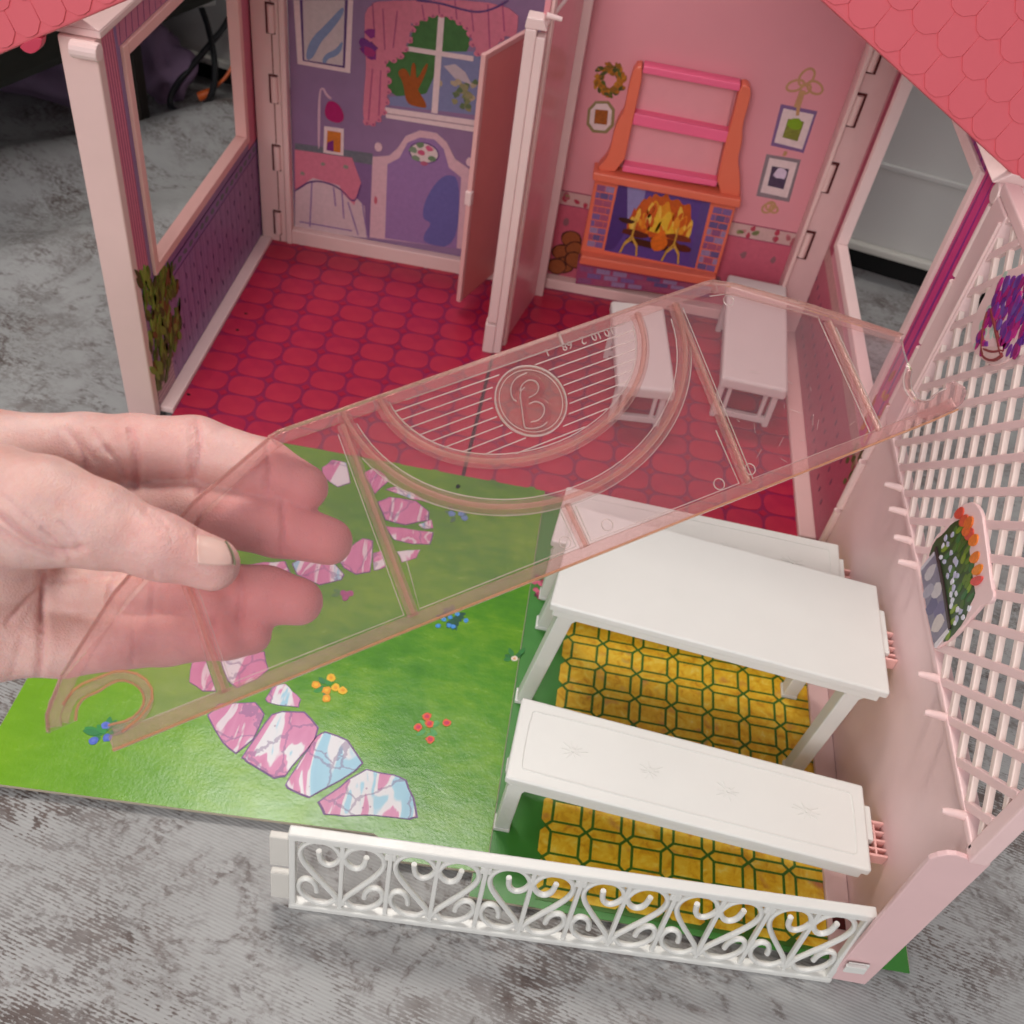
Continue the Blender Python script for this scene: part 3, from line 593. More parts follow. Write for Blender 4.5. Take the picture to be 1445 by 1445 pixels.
base = B().prism([(0.01295, 0.037), (0.14018, 0.03858), (0.14144, 0.0229), (0.0147, 0.01188)], fr, -.0115, .0005).build('base', mat('mortar pink', '9a4468', .45), fp)
fq = [(0.03473, 0.11923), (0.11686, 0.11891), (0.11969, 0.05051), (0.03481, 0.05185)]
pan = B().prism(fq, fr, -.0003, .00012).build('fire_print', ink('5a3f86'), fp)
def bil(q, a, b):
    (ax, ay), (bx_, by_), (cx, cy), (dx, dy) = q   # 0 tl 1 tr 2 br 3 bl
    return (ax * (1 - a) * (1 - b) + bx_ * a * (1 - b) + cx * a * b + dx * (1 - a) * b, ay * (1 - a) * (1 - b) + by_ * a * (1 - b) + cy * a * b + dy * (1 - a) * b)
def fpoly(pts): return [bil(fq, a, b) for a, b in pts]
decal('fire_side', fr, fpoly([(0, 0), (.12, 0), (.2, .62), (.1, .95), (0, 1)]), ink('4a3070'), pan, 3)
decal('fire_side', fr, fpoly([(.1, .02), (.3, .0), (.3, .5), (.2, .65)]), ink('8a7fae'), pan, 3)
decal('fire_side', fr, fpoly([(.9, 0), (1, 0), (1, 1), (.92, .9)]), ink('5a4480'), pan, 3)
FLM = [(.17, .5), (.25, .3), (.3, .12), (.36, .2), (.4, .02), (.47, .1), (.53, 0), (.58, .12), (.66, .05), (.72, .15), (.8, .08), (.83, .28), (.88, .45), (.84, .66), (.2, .68)]
decal('flame_print', fr, fpoly(FLM), ink('c0561a', .4, .4, 300), pan, 4)
decal('flame_print', fr, fpoly([(.26, .56), (.3, .38), (.38, .3), (.42, .1), (.5, .24), (.56, .08), (.62, .3), (.72, .22), (.78, .42), (.8, .6)]), ink('d88a20', .4, .4, 300), pan, 5)
decal('flame_print', fr, fpoly([(.36, .6), (.4, .4), (.47, .26), (.52, .42), (.6, .2), (.66, .46), (.72, .58)]), ink('e0b030', .4, .3, 300), pan, 6)
random.seed(14)
for k in range(46):
    a = random.uniform(.22, .84); b = random.uniform(.34, .66); l = random.uniform(.12, .34) * (1 - abs(a - .53) * .8)
    p0, p1 = bil(fq, a, b), bil(fq, a + random.uniform(-.04, .04), max(.01, b - l))
    decal('flame_print', fr, leaf(p0, math.hypot(p1[0] - p0[0], p1[1] - p0[1]), random.uniform(.0025, .006), math.atan2(p1[1] - p0[1], p1[0] - p0[0])), ink(random.choice(['d8761c', 'e0922a', 'c8581a', 'e8b444', 'b8481a', 'eac25a']), .4, .3, 400), pan, 6)
for k, (a, b, l, h) in enumerate(((.14, .66, .3, .1), (.46, .7, .34, .11), (.2, .78, .5, .1), (.6, .6, .3, .09), (.08, .5, .18, .07), (.74, .74, .18, .1))):
    decal('log_print', fr, fpoly(ell((a + l / 2, b), l / 2, h / 2, 12, .05, .12)), ink(('5a2414', '6e2e16', '48200f', '7a3418', '3c1a10', '5a2414')[k], .4, .4, 400), pan, 7 + k % 3)
decal('flame_print', fr, fpoly([(.5, .86), (.46, .7), (.52, .6), (.58, .5), (.62, .62), (.66, .72), (.6, .84)]), ink('d86a1e', .4, .4, 300), pan, 10)
for a0 in (.27, .73):
    decal('andiron_print', fr, strip(fpoly([(a0, .45), (a0 - .01, .7), (a0 - .07, .82), (a0 - .1, .98)]), .0016), ink('c8963a'), pan, 11)
    decal('andiron_print', fr, strip(fpoly([(a0 - .01, .7), (a0 + .06, .82), (a0 + .08, .98)]), .0016), ink('c8963a'), pan, 11)
    decal('andiron_print', fr, strip(fpoly([(a0 - .07, .84), (a0, .74), (a0 + .06, .84)]), .0014), ink('d0a048'), pan, 12)
def bricks(q, rows, cols, parent, seed, lv):
    random.seed(seed)
    for j in range(rows):
        off = .5 if j % 2 else 0
        for i in range(-1, cols + 1):
            a0, a1 = max(0, (i + off) / cols + .012), min(1, (i + 1 + off) / cols - .012)
            if a1 - a0 < .06: continue
            b0, b1 = (j + .08) / rows, (j + .92) / rows
            P = [bil(q, a0, b0), bil(q, a1, b0), bil(q, a1, b1), bil(q, a0, b1)]
            decal('brick', fr, P, ink(random.choice(['7a5a8e', '8a5078', '64507e', 'a0506c', '94789c']), .45, .3, 400), parent, lv)
bricks([(0.01675, 0.11492), (0.0325, 0.11487), (0.03268, 0.05293), (0.01831, 0.05277)], 9, 2, body, 1, 1)
bricks([(0.12053, 0.11407), (0.13742, 0.11385), (0.13773, 0.04989), (0.12113, 0.05015)], 9, 2, body, 2, 1)
bricks([(0.01455, 0.03222), (0.14029, 0.03454), (0.14126, 0.02355), (0.01516, 0.01266)], 3, 8, base, 3, 7)

# ================================================================== white furniture
m_whd = mat('white plastic stool', (.70, .65, .63), .42, .45, .04, 50, .1)
def frame_uv(o, u, v): 
    o = Vector(o); u = Vector(u).normalized(); v = Vector(v).normalized()
    return lambda a, b, n: tuple(o + u * a + v * b + Vector((0, 0, n)))
def tuft(bd, fr, c, z, L=.0085, k=10):
    bd.prism([(c[0] + .0011 * math.cos(q * .785), c[1] + .0011 * math.sin(q * .785)) for q in range(8)], fr, z - .0002, z + .0006)
    for q in range(k):
        a = q / k * 2 * math.pi + random.uniform(-.15, .15); l = L * random.uniform(.55, 1); pa = (c[0] + .0018 * math.cos(a), c[1] + .0018 * math.sin(a)); pb = (c[0] + l * math.cos(a), c[1] + l * .75 * math.sin(a))
        bd.prism(strip([pa, pb], [.0007, .0002]), fr, z - .0002, z + .0003)
def bench(name, fl_, fr_, br_, bl_, zt, legs, label, cat, tufts, rail=False, group=None, zb=0.0, m=m_white, clip=True, slab=.0058):
    """fl_.. are the plan corners of the top (front-left, front-right, back-right, back-left)"""
    base = ((fl_[0] + br_[0]) / 2, (fl_[1] + br_[1]) / 2, zb)
    t = thing(name, base, label, cat, group)
    f = FZ(0); q = [bl_, br_, fr_, fl_]
    P = lambda a, b: bil(q, a, b)      # a: 0 left..1 right, b: 0 back..1 front
    def quad(a0, a1, b0, b1): return [P(a0, b0), P(a0, b1), P(a1, b1), P(a1, b0)]
    top = B().prism(quad(0, 1, 0, 1), f, zt - slab, zt).build('top', m, t, .0014, seg=3)
    if tufts:
        ia, ib = .035, .13
        g = B(); rim = [P(ia, ib), P(ia, 1 - ib), P(1 - ia, 1 - ib), P(1 - ia, ib)]
        rimp = smooth_poly([P(ia, ib + .05), P(ia, 1 - ib - .05), P(ia + .012, 1 - ib), P(1 - ia - .012, 1 - ib), P(1 - ia, 1 - ib - .05), P(1 - ia, ib + .05), P(1 - ia - .012, ib), P(ia + .012, ib)], 1)
        g.tube([(x, y, zt) for x, y in rimp], .00042, 6, closed=True)
        g.build('piping', m, top)
        for a in tufts:
            random.seed(int(a * 1000)); g = B(); tuft(g, f, P(a, .5), zt); g.build('tuft', m, top)
    B().prism(quad(.012, .988, .93, .965), f, zt - slab - .0075, zt - slab + .001).build('apron', m, t, .0008)
    B().prism(quad(.012, .988, .035, .07), f, zt - slab - .0075, zt - slab + .001).build('apron', m, t, .0008)
    B().prism(quad(.012, .03, .07, .93), f, zt - slab - .0075, zt - slab + .001).build('apron', m, t, .0008)
    for (a, b, sa, wa) in legs:
        x0, y0 = P(a, b); x1, y1 = P(a + sa, b)
        h = wa / 2; g = B()
        V = [(x1 - h, y1 - h, zb), (x1 + h, y1 - h, zb), (x1 + h, y1 + h, zb), (x1 - h, y1 + h, zb), (x0 - h * 1.05, y0 - h * 1.05, zt - slab), (x0 + h * 1.05, y0 - h * 1.05, zt - slab), (x0 + h * 1.05, y0 + h * 1.05, zt - slab), (x0 - h * 1.05, y0 + h * 1.05, zt - slab)]
        F_ = [(3, 2, 1, 0), (4, 5, 6, 7), (0, 1, 5, 4), (1, 2, 6, 5), (2, 3, 7, 6), (3, 0, 4, 7)]
        lg = g.add(V, F_).build('leg', m, t, .0008)
        B().add([(x + (x - x1) * .12, y + (y - y1) * .12, z_) for z_ in (zb, zb + .003) for x, y in ((x1 - h, y1 - h), (x1 + h, y1 - h), (x1 + h, y1 + h), (x1 - h, y1 + h))], F_).build('foot', m, lg, .0005)
        B().tube([(x0, y0 - h * 1.3, zt - slab - .006), (x0, y0 + h * 1.3, zt - slab - .006)], h * 1.2, 12).build('joint', m, lg, smooth=True)
    if clip:
        B().prism(quad(.9985, 1.018, .22, .62), f, zt - slab - .001, zt - .0018).build('clip', m, t, .0006)
    return t, P
# picnic table and bench on the patio
tb, TP = bench('picnic_table', (0.02716, 0.36772), (0.2177, 0.34905), (0.21952, 0.42792), (0.03496, 0.44872), .108,
    [(.060, .88, -.075, .0092), (.060, .12, -.075, .0092), (.925, .88, -.03, .0094), (.925, .12, -.03, .0094)], 'large plain white toy picnic table standing on the yellow paving', 'table', None, zb=-.0012)
bench('bench', (0.01928, 0.28212), (0.21531, 0.26725), (0.2159, 0.31796), (0.02174, 0.33445), .063,
    [(.035, .86, -.012, .0085), (.035, .14, -.012, .0085)], 'white toy bench with tufted seat in front of the picnic table, nearest the fence', 'bench', (.17, .39, .61, .83), zb=-.0012, group='white toy benches')
bench('bench', (0.02506, 0.45784), (0.21666, 0.45017), (0.21916, 0.50317), (0.03026, 0.51084), .063,
    [(.035, .86, -.012, .0085), (.035, .14, -.012, .0085)], 'white toy bench behind the picnic table, mostly hidden by it', 'bench', (.17, .39, .61, .83), zb=-.0012, group='white toy benches')
def room_seat(c0, c1, wdt, zt, label, tf):
    """long seat standing end-on; c0 near end middle, c1 far end middle"""
    c0 = Vector(c0); c1 = Vector(c1); u = (c1 - c0).normalized(); s = Vector((u.y, -u.x)) * wdt / 2; L = (c1 - c0).length
    t = thing('toy_bench', ((c0.x + c1.x) / 2, (c0.y + c1.y) / 2, 0), label, 'bench', 'white toy seats in the parlour')
    q = [c0 - s, c0 + s, c1 + s, c1 - s]
    B().prism([tuple(p) for p in q], FZ(0), zt - .011, zt).build('top', m_whd, t, .0028, seg=3)
    ins = .9
    for e, cc in ((0, c0 + u * .016), (1, c1 - u * .016)):
        for sg in (-1, 1):
            p = cc + s * .82 * sg
            B().box(p.x - .0024, p.x + .0024, p.y - .0024, p.y + .0024, 0, zt - .0105).build('leg', m_whd, t, .0006)
            p2 = cc + s * .55 * sg
            B().box(p2.x - .0016, p2.x + .0016, p2.y - .0016, p2.y + .0016, .004, zt - .0105).build('spindle', m_whd, t, .0004)
        a, b = cc - s * .80, cc + s * .80
        for z0, hh in ((.003, .006), (zt - .019, .0045)):
            B().prism(strip([tuple(a), tuple(b)], .0042), FZ(0), z0, z0 + hh).build('rail', m_whd, t, .0006)
    return t
room_seat((.1705, .680), (.178, .838), .055, .052, 'white toy bench standing end-on by the right wall of the parlour', 1)
room_seat((.0835, .651), (.070, .768), .047, .050, 'white toy bench standing end-on in the middle of the parlour floor', 1)

# ================================================================== lawn card and patio card
def m_lawn():
    t = NT('printed lawn'); co = t.coord()
    f = t.noise(9, 5, .6, co, .5); f2 = t.noise(60, 5, .65, t.n('ShaderNodeMapping', {'Vector': co, 'Scale': (1, 2.2, 1)}).outputs[0])
    sep = t.n('ShaderNodeSeparateXYZ', {'Vector': co})
    gx = t.math('MULTIPLY', t.math('ADD', sep.outputs[0], .12), -5.5, clamp=True)
    c = t.ramp(t.math('ADD', t.math('MULTIPLY', f, .65), t.math('MULTIPLY', f2, .35)), [(.3, (.032, .175, .012)), (.48, (.080, .270, .008)), (.66, (.19, .38, .010))])
    c = t.mix(t.math('MULTIPLY', gx, .75), c, (.22, .44, .004, 1))
    t.set(Base_Color=c, Roughness=t.math('ADD', .17, t.math('MULTIPLY', f2, .16)), Specular_IOR_Level=.42)
    t.bump(t.math('ADD', t.noise(26, 4, .6, co), t.math('MULTIPLY', t.noise(600, 2, .5, co), .15)), .22, .002)
    return t.m
ml = m_lawn(); m_card = mat('card edge', (.42, .36, .28), .8, .2)
lawn_pts = [(-.2737, .566), (-.2735, .263), (-0.25622, 0.25609), (-0.12173, 0.2636), (-0.04691, 0.26808), (-0.041, 0.26536), (-.0385, .2545), (.0195, .2575), (0.01825, 0.56952)]
lawn_pts[1] = (-.2735, .2556)
lawn = thing('lawn_card', (-.13, .41, 0), 'green printed lawn card with a winding path of pink stones', 'play mat')
lc = B(); lc.prism(lawn_pts, FZ(0), -.0018, 0); lc = lc.build('card', m_card, lawn, 0)
lt = B().prism([(-.2733 if x < -.27 else (x - .0004 if x > .015 else x), y + (.0004 if y < .4 else -.0004)) for x, y in lawn_pts], FZ(0), -.0005, .0002).build('grass_print', ml, lawn)
B().box(-.255, .0, .285, .55, GZ, -.0018).build('backing', mat('grey card', (.2, .2, .19), .8), lawn)
def m_stone():
    t = NT('printed pink stone'); oi = t.n('ShaderNodeObjectInfo').outputs['Random']
    co = t.n('ShaderNodeVectorMath', {0: t.coord(), 1: t.n('ShaderNodeCombineXYZ', {0: t.math('MULTIPLY', oi, 3), 1: oi, 2: 0}).outputs[0]}, operation='ADD').outputs[0]
    st = t.n('ShaderNodeMapping', {'Vector': co, 'Rotation': (0, 0, 1.1), 'Scale': (1, .3, 1)}).outputs[0]
    f = t.noise(48, 3, .5, st, .8)
    c = t.ramp(f, [(.0, '8ab8d0'), (.38, '9cc8dc'), (.395, 'dcdade'), (.45, 'e0dade'), (.465, 'd285ac'), (.575, 'c8749e'), (.59, 'dccdd4'), (.62, 'd8c4ce'), (.635, 'c8789f'), (.70, 'c06a98')])
    crack = t.n('ShaderNodeTexVoronoi', {'Vector': t.n('ShaderNodeVectorMath', {0: co, 1: t.n('ShaderNodeVectorMath', {0: t.n('ShaderNodeTexNoise', {'Vector': co, 'Scale': 160.0}).outputs[1], 'Scale': .006}, operation='SCALE').outputs[0]}, operation='ADD').outputs[0], 'Scale': 34.0}, feature='DISTANCE_TO_EDGE').outputs[0]
    cm = t.math('LESS_THAN', crack, .02)
    dot = t.math('LESS_THAN', t.n('ShaderNodeTexVoronoi', {'Vector': co, 'Scale': 130.0}).outputs['Distance'], .09)
    c = t.mix(t.math('MULTIPLY', cm, .55), c, (.20, .10, .25, 1)); c = t.mix(t.math('MULTIPLY', dot, .6), c, (.28, .10, .24, 1))
    t.set(Base_Color=c, Roughness=.36, Specular_IOR_Level=.4); return t.m
ms = m_stone(); m_out = ink('6e4a80', .4)
ST = [
 [(-0.18377, 0.35973), (-0.17696, 0.36289), (-0.16197, 0.34022), (-0.16975, 0.3385), (-0.18005, 0.34315)],
 [(-0.16811, 0.36409), (-0.15391, 0.3714), (-0.14254, 0.37565), (-0.13587, 0.36252), (-0.14057, 0.35431), (-0.15064, 0.34504), (-0.15776, 0.34891)],
 [(-0.13171, 0.34153), (-0.13024, 0.35035), (-0.12306, 0.35476), (-0.11714, 0.35014), (-0.11035, 0.34546), (-0.11003, 0.33974), (-0.12029, 0.33871), (-0.12971, 0.33923)],
 [(-0.16177, 0.32293), (-0.15788, 0.33199), (-0.14738, 0.33505), (-0.13672, 0.33784), (-0.12878, 0.33084), (-0.12997, 0.31232), (-0.13687, 0.30096), (-0.14679, 0.3066)],
 [(-0.13317, 0.29895), (-0.12945, 0.31458), (-0.12462, 0.33175), (-0.11924, 0.33517), (-0.10584, 0.33764), (-0.09466, 0.32859), (-0.09434, 0.31991), (-0.09968, 0.30669), (-0.10483, 0.2925), (-0.11077, 0.28992), (-0.13024, 0.29749)],
 [(-0.10356, 0.28734), (-0.10061, 0.29911), (-0.09734, 0.31167), (-0.09419, 0.32311), (-0.0901, 0.32676), (-0.0754, 0.32378), (-0.06275, 0.31049), (-0.0657, 0.30472), (-0.07341, 0.29613), (-0.08793, 0.28216), (-0.09956, 0.28482)],
 [(-0.08269, 0.2806), (-0.07722, 0.28727), (-0.06908, 0.29839), (-0.06009, 0.30714), (-0.04388, 0.30677), (-0.03542, 0.3048), (-0.0287, 0.29424), (-0.02417, 0.28263), (-0.02854, 0.28045), (-0.04979, 0.27877), (-0.06562, 0.27493), (-0.07729, 0.27388)],
 [(-0.15149, 0.54769), (-0.1466, 0.55813), (-0.13504, 0.55797), (-0.12669, 0.53717), (-0.13473, 0.53054), (-0.14875, 0.53923)],
 [(-0.11917, 0.55176), (-0.11445, 0.55745), (-0.10748, 0.5549), (-0.0993, 0.54673), (-0.10661, 0.53038), (-0.11648, 0.54443)],
 [(-0.10038, 0.53738), (-0.0936, 0.54233), (-0.07866, 0.53862), (-0.06677, 0.5324), (-0.07894, 0.53232)],
 [(-0.10342, 0.52328), (-0.09574, 0.53058), (-0.07563, 0.53141), (-0.06381, 0.52268), (-0.06259, 0.51397), (-0.07799, 0.50537), (-0.09356, 0.50687)],
 [(-0.06937, 0.50799), (-0.06092, 0.51568), (-0.05798, 0.50752), (-0.06422, 0.50509)],
 [(-0.09222, 0.50089), (-0.08037, 0.50224), (-0.05708, 0.50356), (-0.05727, 0.49113), (-0.06993, 0.48836), (-0.08365, 0.4894)],
 [(-0.07908, 0.47862), (-0.0629, 0.48466), (-0.06421, 0.47633), (-0.07347, 0.4697)],
 [(-0.11786, 0.46245), (-0.11158, 0.47491), (-0.10493, 0.48548), (-0.09733, 0.48495), (-0.09258, 0.45568), (-0.10138, 0.45123), (-0.11101, 0.45501)],
 [(-0.09468, 0.47354), (-0.0896, 0.4772), (-0.08321, 0.46319), (-0.09058, 0.45771)],
 [(-0.14661, 0.45049), (-0.14209, 0.45703), (-0.1211, 0.46028), (-0.10896, 0.44919), (-0.10956, 0.44468), (-0.12344, 0.43644), (-0.14072, 0.44201)],
 [(-0.17871, 0.43971), (-0.16533, 0.44741), (-0.15147, 0.4518), (-0.14336, 0.44023), (-0.15766, 0.42706), (-0.17318, 0.42699)],
]
for P in ST:
    c = (sum(p[0] for p in P) / len(P), sum(p[1] for p in P) / len(P))
    P2 = []
    for i, p in enumerate(P):
        q = P[(i + 1) % len(P)]; P2 += [p, ((p[0] + q[0]) / 2 + random.uniform(-.0006, .0006), (p[1] + q[1]) / 2 + random.uniform(-.0006, .0006))]
    so = B().prism([(c[0] + (x - c[0]) * .95, c[1] + (y - c[1]) * .95) for x, y in P2], FZ(.0002), 0, .0004).build('stepping_stone', ms, lawn)
    B().prism(P2, FZ(.0002), -.0003, .0002).build('outline', m_out, so)
def flower(c, petals, leaves, hx, hl, size, seed, core=None, lsz=1.0):
    random.seed(seed)
    root = None
    for k in range(leaves):
        a = random.uniform(0, 6.28); d = random.uniform(.0005, .0035) * lsz
        o = decal('leaf', FZ(.0002), leaf((c[0] + d * math.cos(a), c[1] + d * math.sin(a)), random.uniform(.005, .009) * lsz, .0034 * lsz, a), ink(random.choice(hl), .4, .25, 300), lawn, 1 + k % 3)
    for k, p in enumerate(petals):
        hh = hx[k % len(hx)]
        decal('flower_head', FZ(.0002), ell((c[0] + p[0], c[1] + p[1]), size, size, 10, 0, .16), ink(hh, .4, .2, 300), lawn, 4)
        if core: decal('flower_core', FZ(.0002), ell((c[0] + p[0], c[1] + p[1]), size * .58, size * .58, 8, 0, .15), ink(core, .4), lawn, 5)
        else: decal('flower_core', FZ(.0002), ell((c[0] + p[0], c[1] + p[1]), size * .45, size * .45, 8, 0, .2), ink(hx[(k + 1) % len(hx)], .4), lawn, 5)
def rel(px, c): return [(x - c[0], y - c[1]) for x, y in px]
c = (-0.09664, 0.35797); flower(c, rel([(-0.10429, 0.35799), (-0.09652, 0.36496), (-0.09703, 0.35537), (-0.08707, 0.35742), (-0.09548, 0.3495), (-0.09195, 0.35853)], c), 9, ['e89a10', 'f0b822'], ['2a7a40', '2f8a34'], .0028, 3)
c = (-0.029, 0.34219); flower(c, rel([(-0.03209, 0.35003), (-0.03592, 0.34123), (-0.02959, 0.34513), (-0.01935, 0.34794), (-0.02713, 0.33438)], c), 8, ['e2582a', 'e2582a'], ['4a9a50', '5aa852'], .0027, 5, 'c81a52', .9)
c = (-0.03077, 0.42968); flower(c, rel([(-0.03814, 0.42079), (-0.03551, 0.42709), (-0.0312, 0.42276), (-0.02744, 0.43349), (-0.02835, 0.42254), (-0.02081, 0.42947), (-0.03175, 0.42977)], c), 14, ['3f8ad6', '4f9ae0'], ['1a5a40', '1f6a44', '14503c'], .0017, 6, None, 1.1)
c = (-0.21314, 0.29772); flower(c, rel([(-0.21854, 0.29275), (-0.21587, 0.30395), (-0.21204, 0.29624)], c), 12, ['4a64c0', '5a70cc'], ['1f7a3e', '258a3a'], .0027, 8, None, 1.3)
c = (0.01574, 0.40566); flower(c, [(0, 0)], 5, ['e8d8c8', 'd89a6a'], ['1f6a2e', '287a34'], .0022, 9)
c = (-0.10567, 0.43317); flower(c, [(0, 0), (.004, .001), (.002, -.003)], 2, ['9a3f78', 'a84a80'], ['3a7a30'], .0026, 10)
c = (-0.04341, 0.52495); flower(c, [(-.004, 0), (.003, .002), (.006, -.002)], 5, ['5a86b8', '6a90c0'], ['2f6a48'], .0026, 12)
c = (0.02705, 0.47294)

# patio card: green with yellow paving
patio = thing('patio_card', (.14, .40, -.002), 'green patio card printed with yellow paving under the white table', 'play mat')
PZT = -.0012
pc = B().prism([(.012, .243), (.2585, 0.24797), (.2585, .558), (.012, .5645)], FZ(PZT), -.002, 0).build('card', m_card, patio)
B().prism([(.0123, .2434), (.2581, .2462), (.2581, .5576), (.0123, .5641)], FZ(PZT), -.0005, .0002).build('grass_print', mat('patio green', (.045, .22, .03), .36, .45, .2, 40), patio)
B().box(.03, .24, .27, .55, GZ, PZT - .002).build('backing', MATS['grey card'], patio)
def m_pave():
    t = NT('yellow printed paving'); oi = t.n('ShaderNodeObjectInfo').outputs['Random']
    co = t.n('ShaderNodeVectorMath', {0: t.coord(), 1: t.n('ShaderNodeCombineXYZ', {0: t.math('MULTIPLY', oi, 7), 1: t.math('MULTIPLY', oi, 3), 2: 0}).outputs[0]}, operation='ADD').outputs[0]
    f = t.noise(150, 4, .6, co, .6); g = t.noise(70, 2, .5, co)
    c = t.ramp(f, [(.3, (.64, .29, .010)), (.46, (.82, .47, .018)), (.62, (.88, .60, .05)), (.75, (.90, .72, .20))])
    c = t.mix(t.math('MULTIPLY', t.math('SUBTRACT', g, .60), 4, clamp=True), c, (.50, .13, .10, 1))
    c = t.mix(t.math('MULTIPLY', t.math('SUBTRACT', t.noise(55, 2, .5, co), .66), 6, clamp=True), c, (.28, .27, .20, 1))
    t.set(Base_Color=c, Roughness=.36, Specular_IOR_Level=.45); return t.m
mp = m_pave(); px, py = .0240, .01985; x0, y0 = .0612, .2832
me_sq = B().prism(rect(-.0076, .0076, -.0058, .0058), FZ(0), -.0002, .0004).mesh('paving_tile', mp)
hb = [(-.0106, 0), (-.0079, -.0025), (.0079, -.0025), (.0106, 0), (.0079, .0025), (-.0079, .0025)]
vb = [(0, -.0088), (.0027, -.0062), (.0027, .0062), (0, .0088), (-.0027, .0062), (-.0027, -.0062)]
me_h = B().prism(hb, FZ(0), -.0002, .0004).mesh('paving_bar', mp); me_v = B().prism(vb, FZ(0), -.0002, .0004).mesh('paving_bar', mp)
gp = B().box(.0485, .2138, .2485, .545, PZT, PZT + .0005).build('paving_ground', mat('paving joint green', (.050, .160, .016), .4, .4, .2, 60), patio)
for j in range(-2, 14):
    for i in range(0, 7):
        x, y = x0 + i * px, y0 + j * py
        if .2505 < y - .0058 and y + .0058 < .545 and x + .0076 < .214: link('paving_tile', me_sq, gp, (x, y, PZT + .0005))
        if .2505 < y - py / 2 - .002 and y - py / 2 < .545 and x + .009 < .2145: link('paving_bar', me_h, gp, (x, y - py / 2, PZT + .0005))
        if .2505 < y - .007 and y + .007 < .545 and x - px / 2 > .0485 and x - px / 2 + .0026 < .214: link('paving_bar', me_v, gp, (x - px / 2, y, PZT + .0005))
random.seed(3)
for k in range(16):
    c = (0.02636, 0.47013)
    decal('flower_print', FZ(PZT), ell((c[0] + random.gauss(0, .003), c[1] + random.gauss(0, .006)), .002, .0018, 8, 0, .25), ink(random.choice(['b83a62', 'd0607e', '4a2a30', '9a2a50'])), patio, 4 + k % 3)

# ================================================================== trellis wall
TX = .2265
tr = thing('trellis_wall', (.23, .40, 0), 'pink toy garden wall with diagonal trellis and flower plaques at the right', 'garden wall')
m_tr = mat('trellis pink plastic', (.86, .60, .59), .42, .45, .05, 40, .08)
m_tr_lit = mat('lit trellis pink', (.86, .68, .62), .45, .4, .08, 70, .06)  # trellis pink made paler, brighter light on the bars painted in
wallp = B().box(TX, .2325, .240, .5475, -.004, .1465).build('low_wall', m_tr, tr, .0008)
fp_ = [(.2135, -.0045), (.2335, -.0045), (.2345, .1440), (.2255, .1442), (.2225, .1452), (.218, .1462), (.2145, .1455), (.2112, .1425), (.209, .1385)]
B().prism(fp_, FY(.2395), 0, .0028).build('end_flange', mat('shaded trellis pink', (.80, .53, .53), .42, .45, .05, 40, .08), tr, .0006)  # wall pink darkened: shade on this end is in the colour
B().box(TX - .0135, TX - .0002, .2400, .548, -.001, .0025).build('foot_strip', m_tr, tr, .0006)
B().box(TX - .011, TX - .004, .262, .272, .0026, .0032).build('slot', m_dark, tr)
B().box(TX - .003, .2315, .2395, .519, .1465, .1505).build('lower_rail', m_tr, tr, .0008)
B().box(TX - .003, .2325, .2350, .2425, .1445, .318).build('front_stile', m_tr, tr, .001)
B().box(TX - .0035, .2315, .5175, .5425, .1465, .3045).build('rear_stile', m_tr, tr, .001)
B().box(TX - .0050, .2235, .5190, .5212, .15, .30).build('stile_bead', m_pink2, tr, .0006)
B().box(TX - .003, .2325, .2425, .5425, .305, .312).build('top_rail', m_tr, tr, .001)
for z0, z1 in ((.012, .056), (.060, .104), (.108, .152), (.156, .200), (.204, .248), (.252, .297)):
    B().tube([(TX - .0015, .5445, z0), (TX - .0015, .5445, z1)], .0030, 10).build('hinge_barrel', m_pink2, tr, smooth=True)
def clip_line(o, d, x0, x1, y0, y1):
    t0, t1 = -9, 9
    for q, dd, lo, hi in ((o[0], d[0], x0, x1), (o[1], d[1], y0, y1)):
        a, b = (lo - q) / dd, (hi - q) / dd
        if a > b: a, b = b, a
        t0, t1 = max(t0, a), min(t1, b)
    return t0, t1
S2 = math.sqrt(.5)
def slat(perp, kind):
    if kind == 'rail': d = (-S2, S2); o_ = (perp * S2, perp * S2); wdt = .0043; xa, xb, mm = TX - .0026, TX + .0010, m_tr
    else: d = (S2, S2); o_ = (-perp * S2, perp * S2); wdt = .0037; xa, xb, mm = TX - .0024, TX + .0007, m_tr_lit
    t0, t1 = clip_line(o_, d, .2420, .5185, .1495, .3055)
    if t1 - t0 < .004: return
    nrm = (-d[1], d[0])
    P = [(o_[0] + d[0] * t + nrm[0] * s * wdt / 2, o_[1] + d[1] * t + nrm[1] * s * wdt / 2) for t, s in ((t0, -1), (t1, -1), (t1, 1), (t0, 1))]
    B().prism(P, lambda a, b, n: (n, a, b), xa, xb).build('slat', mm, tr, .0005)
for k in range(-14, 26): slat(.3389 + .0161 * k, 'rail')
for k in range(-12, 24): slat(-.2265 + .0166 * k, 'bar')
for y in (.472, .451, .428, .409, .332, .309, .256):
    B().tube([(TX + .001, y, .1478), (TX - .006, y, .1490), (TX - .0115, y, .1494), (TX - .0135, y, .1494)], [.0026, .0021, .0018, .0012], 10).build('peg', m_pink2, tr, smooth=True)
def bracket(y, z, hgt, xl):
    br = B().box(xl, TX, y + .009, y + .0105, z - .008, z).box(xl, TX, y - .0105, y - .009, z - .008, z).box(xl, TX, y - .009, y + .009, z - .0085, z - .0070)
    br = br.build('bracket', m_clip, tr, .0004)
    for k in range(3): B().box(xl + .0015, TX, y - .006 + k * .005, y - .0048 + k * .005, z - .007, z - .001).build('rung', m_clip, br, .0003)
    B().box(TX - .006, TX - .0048, y - .009, y + .009, z - .007, z - .0012).build('rung', m_clip, br, .0003)
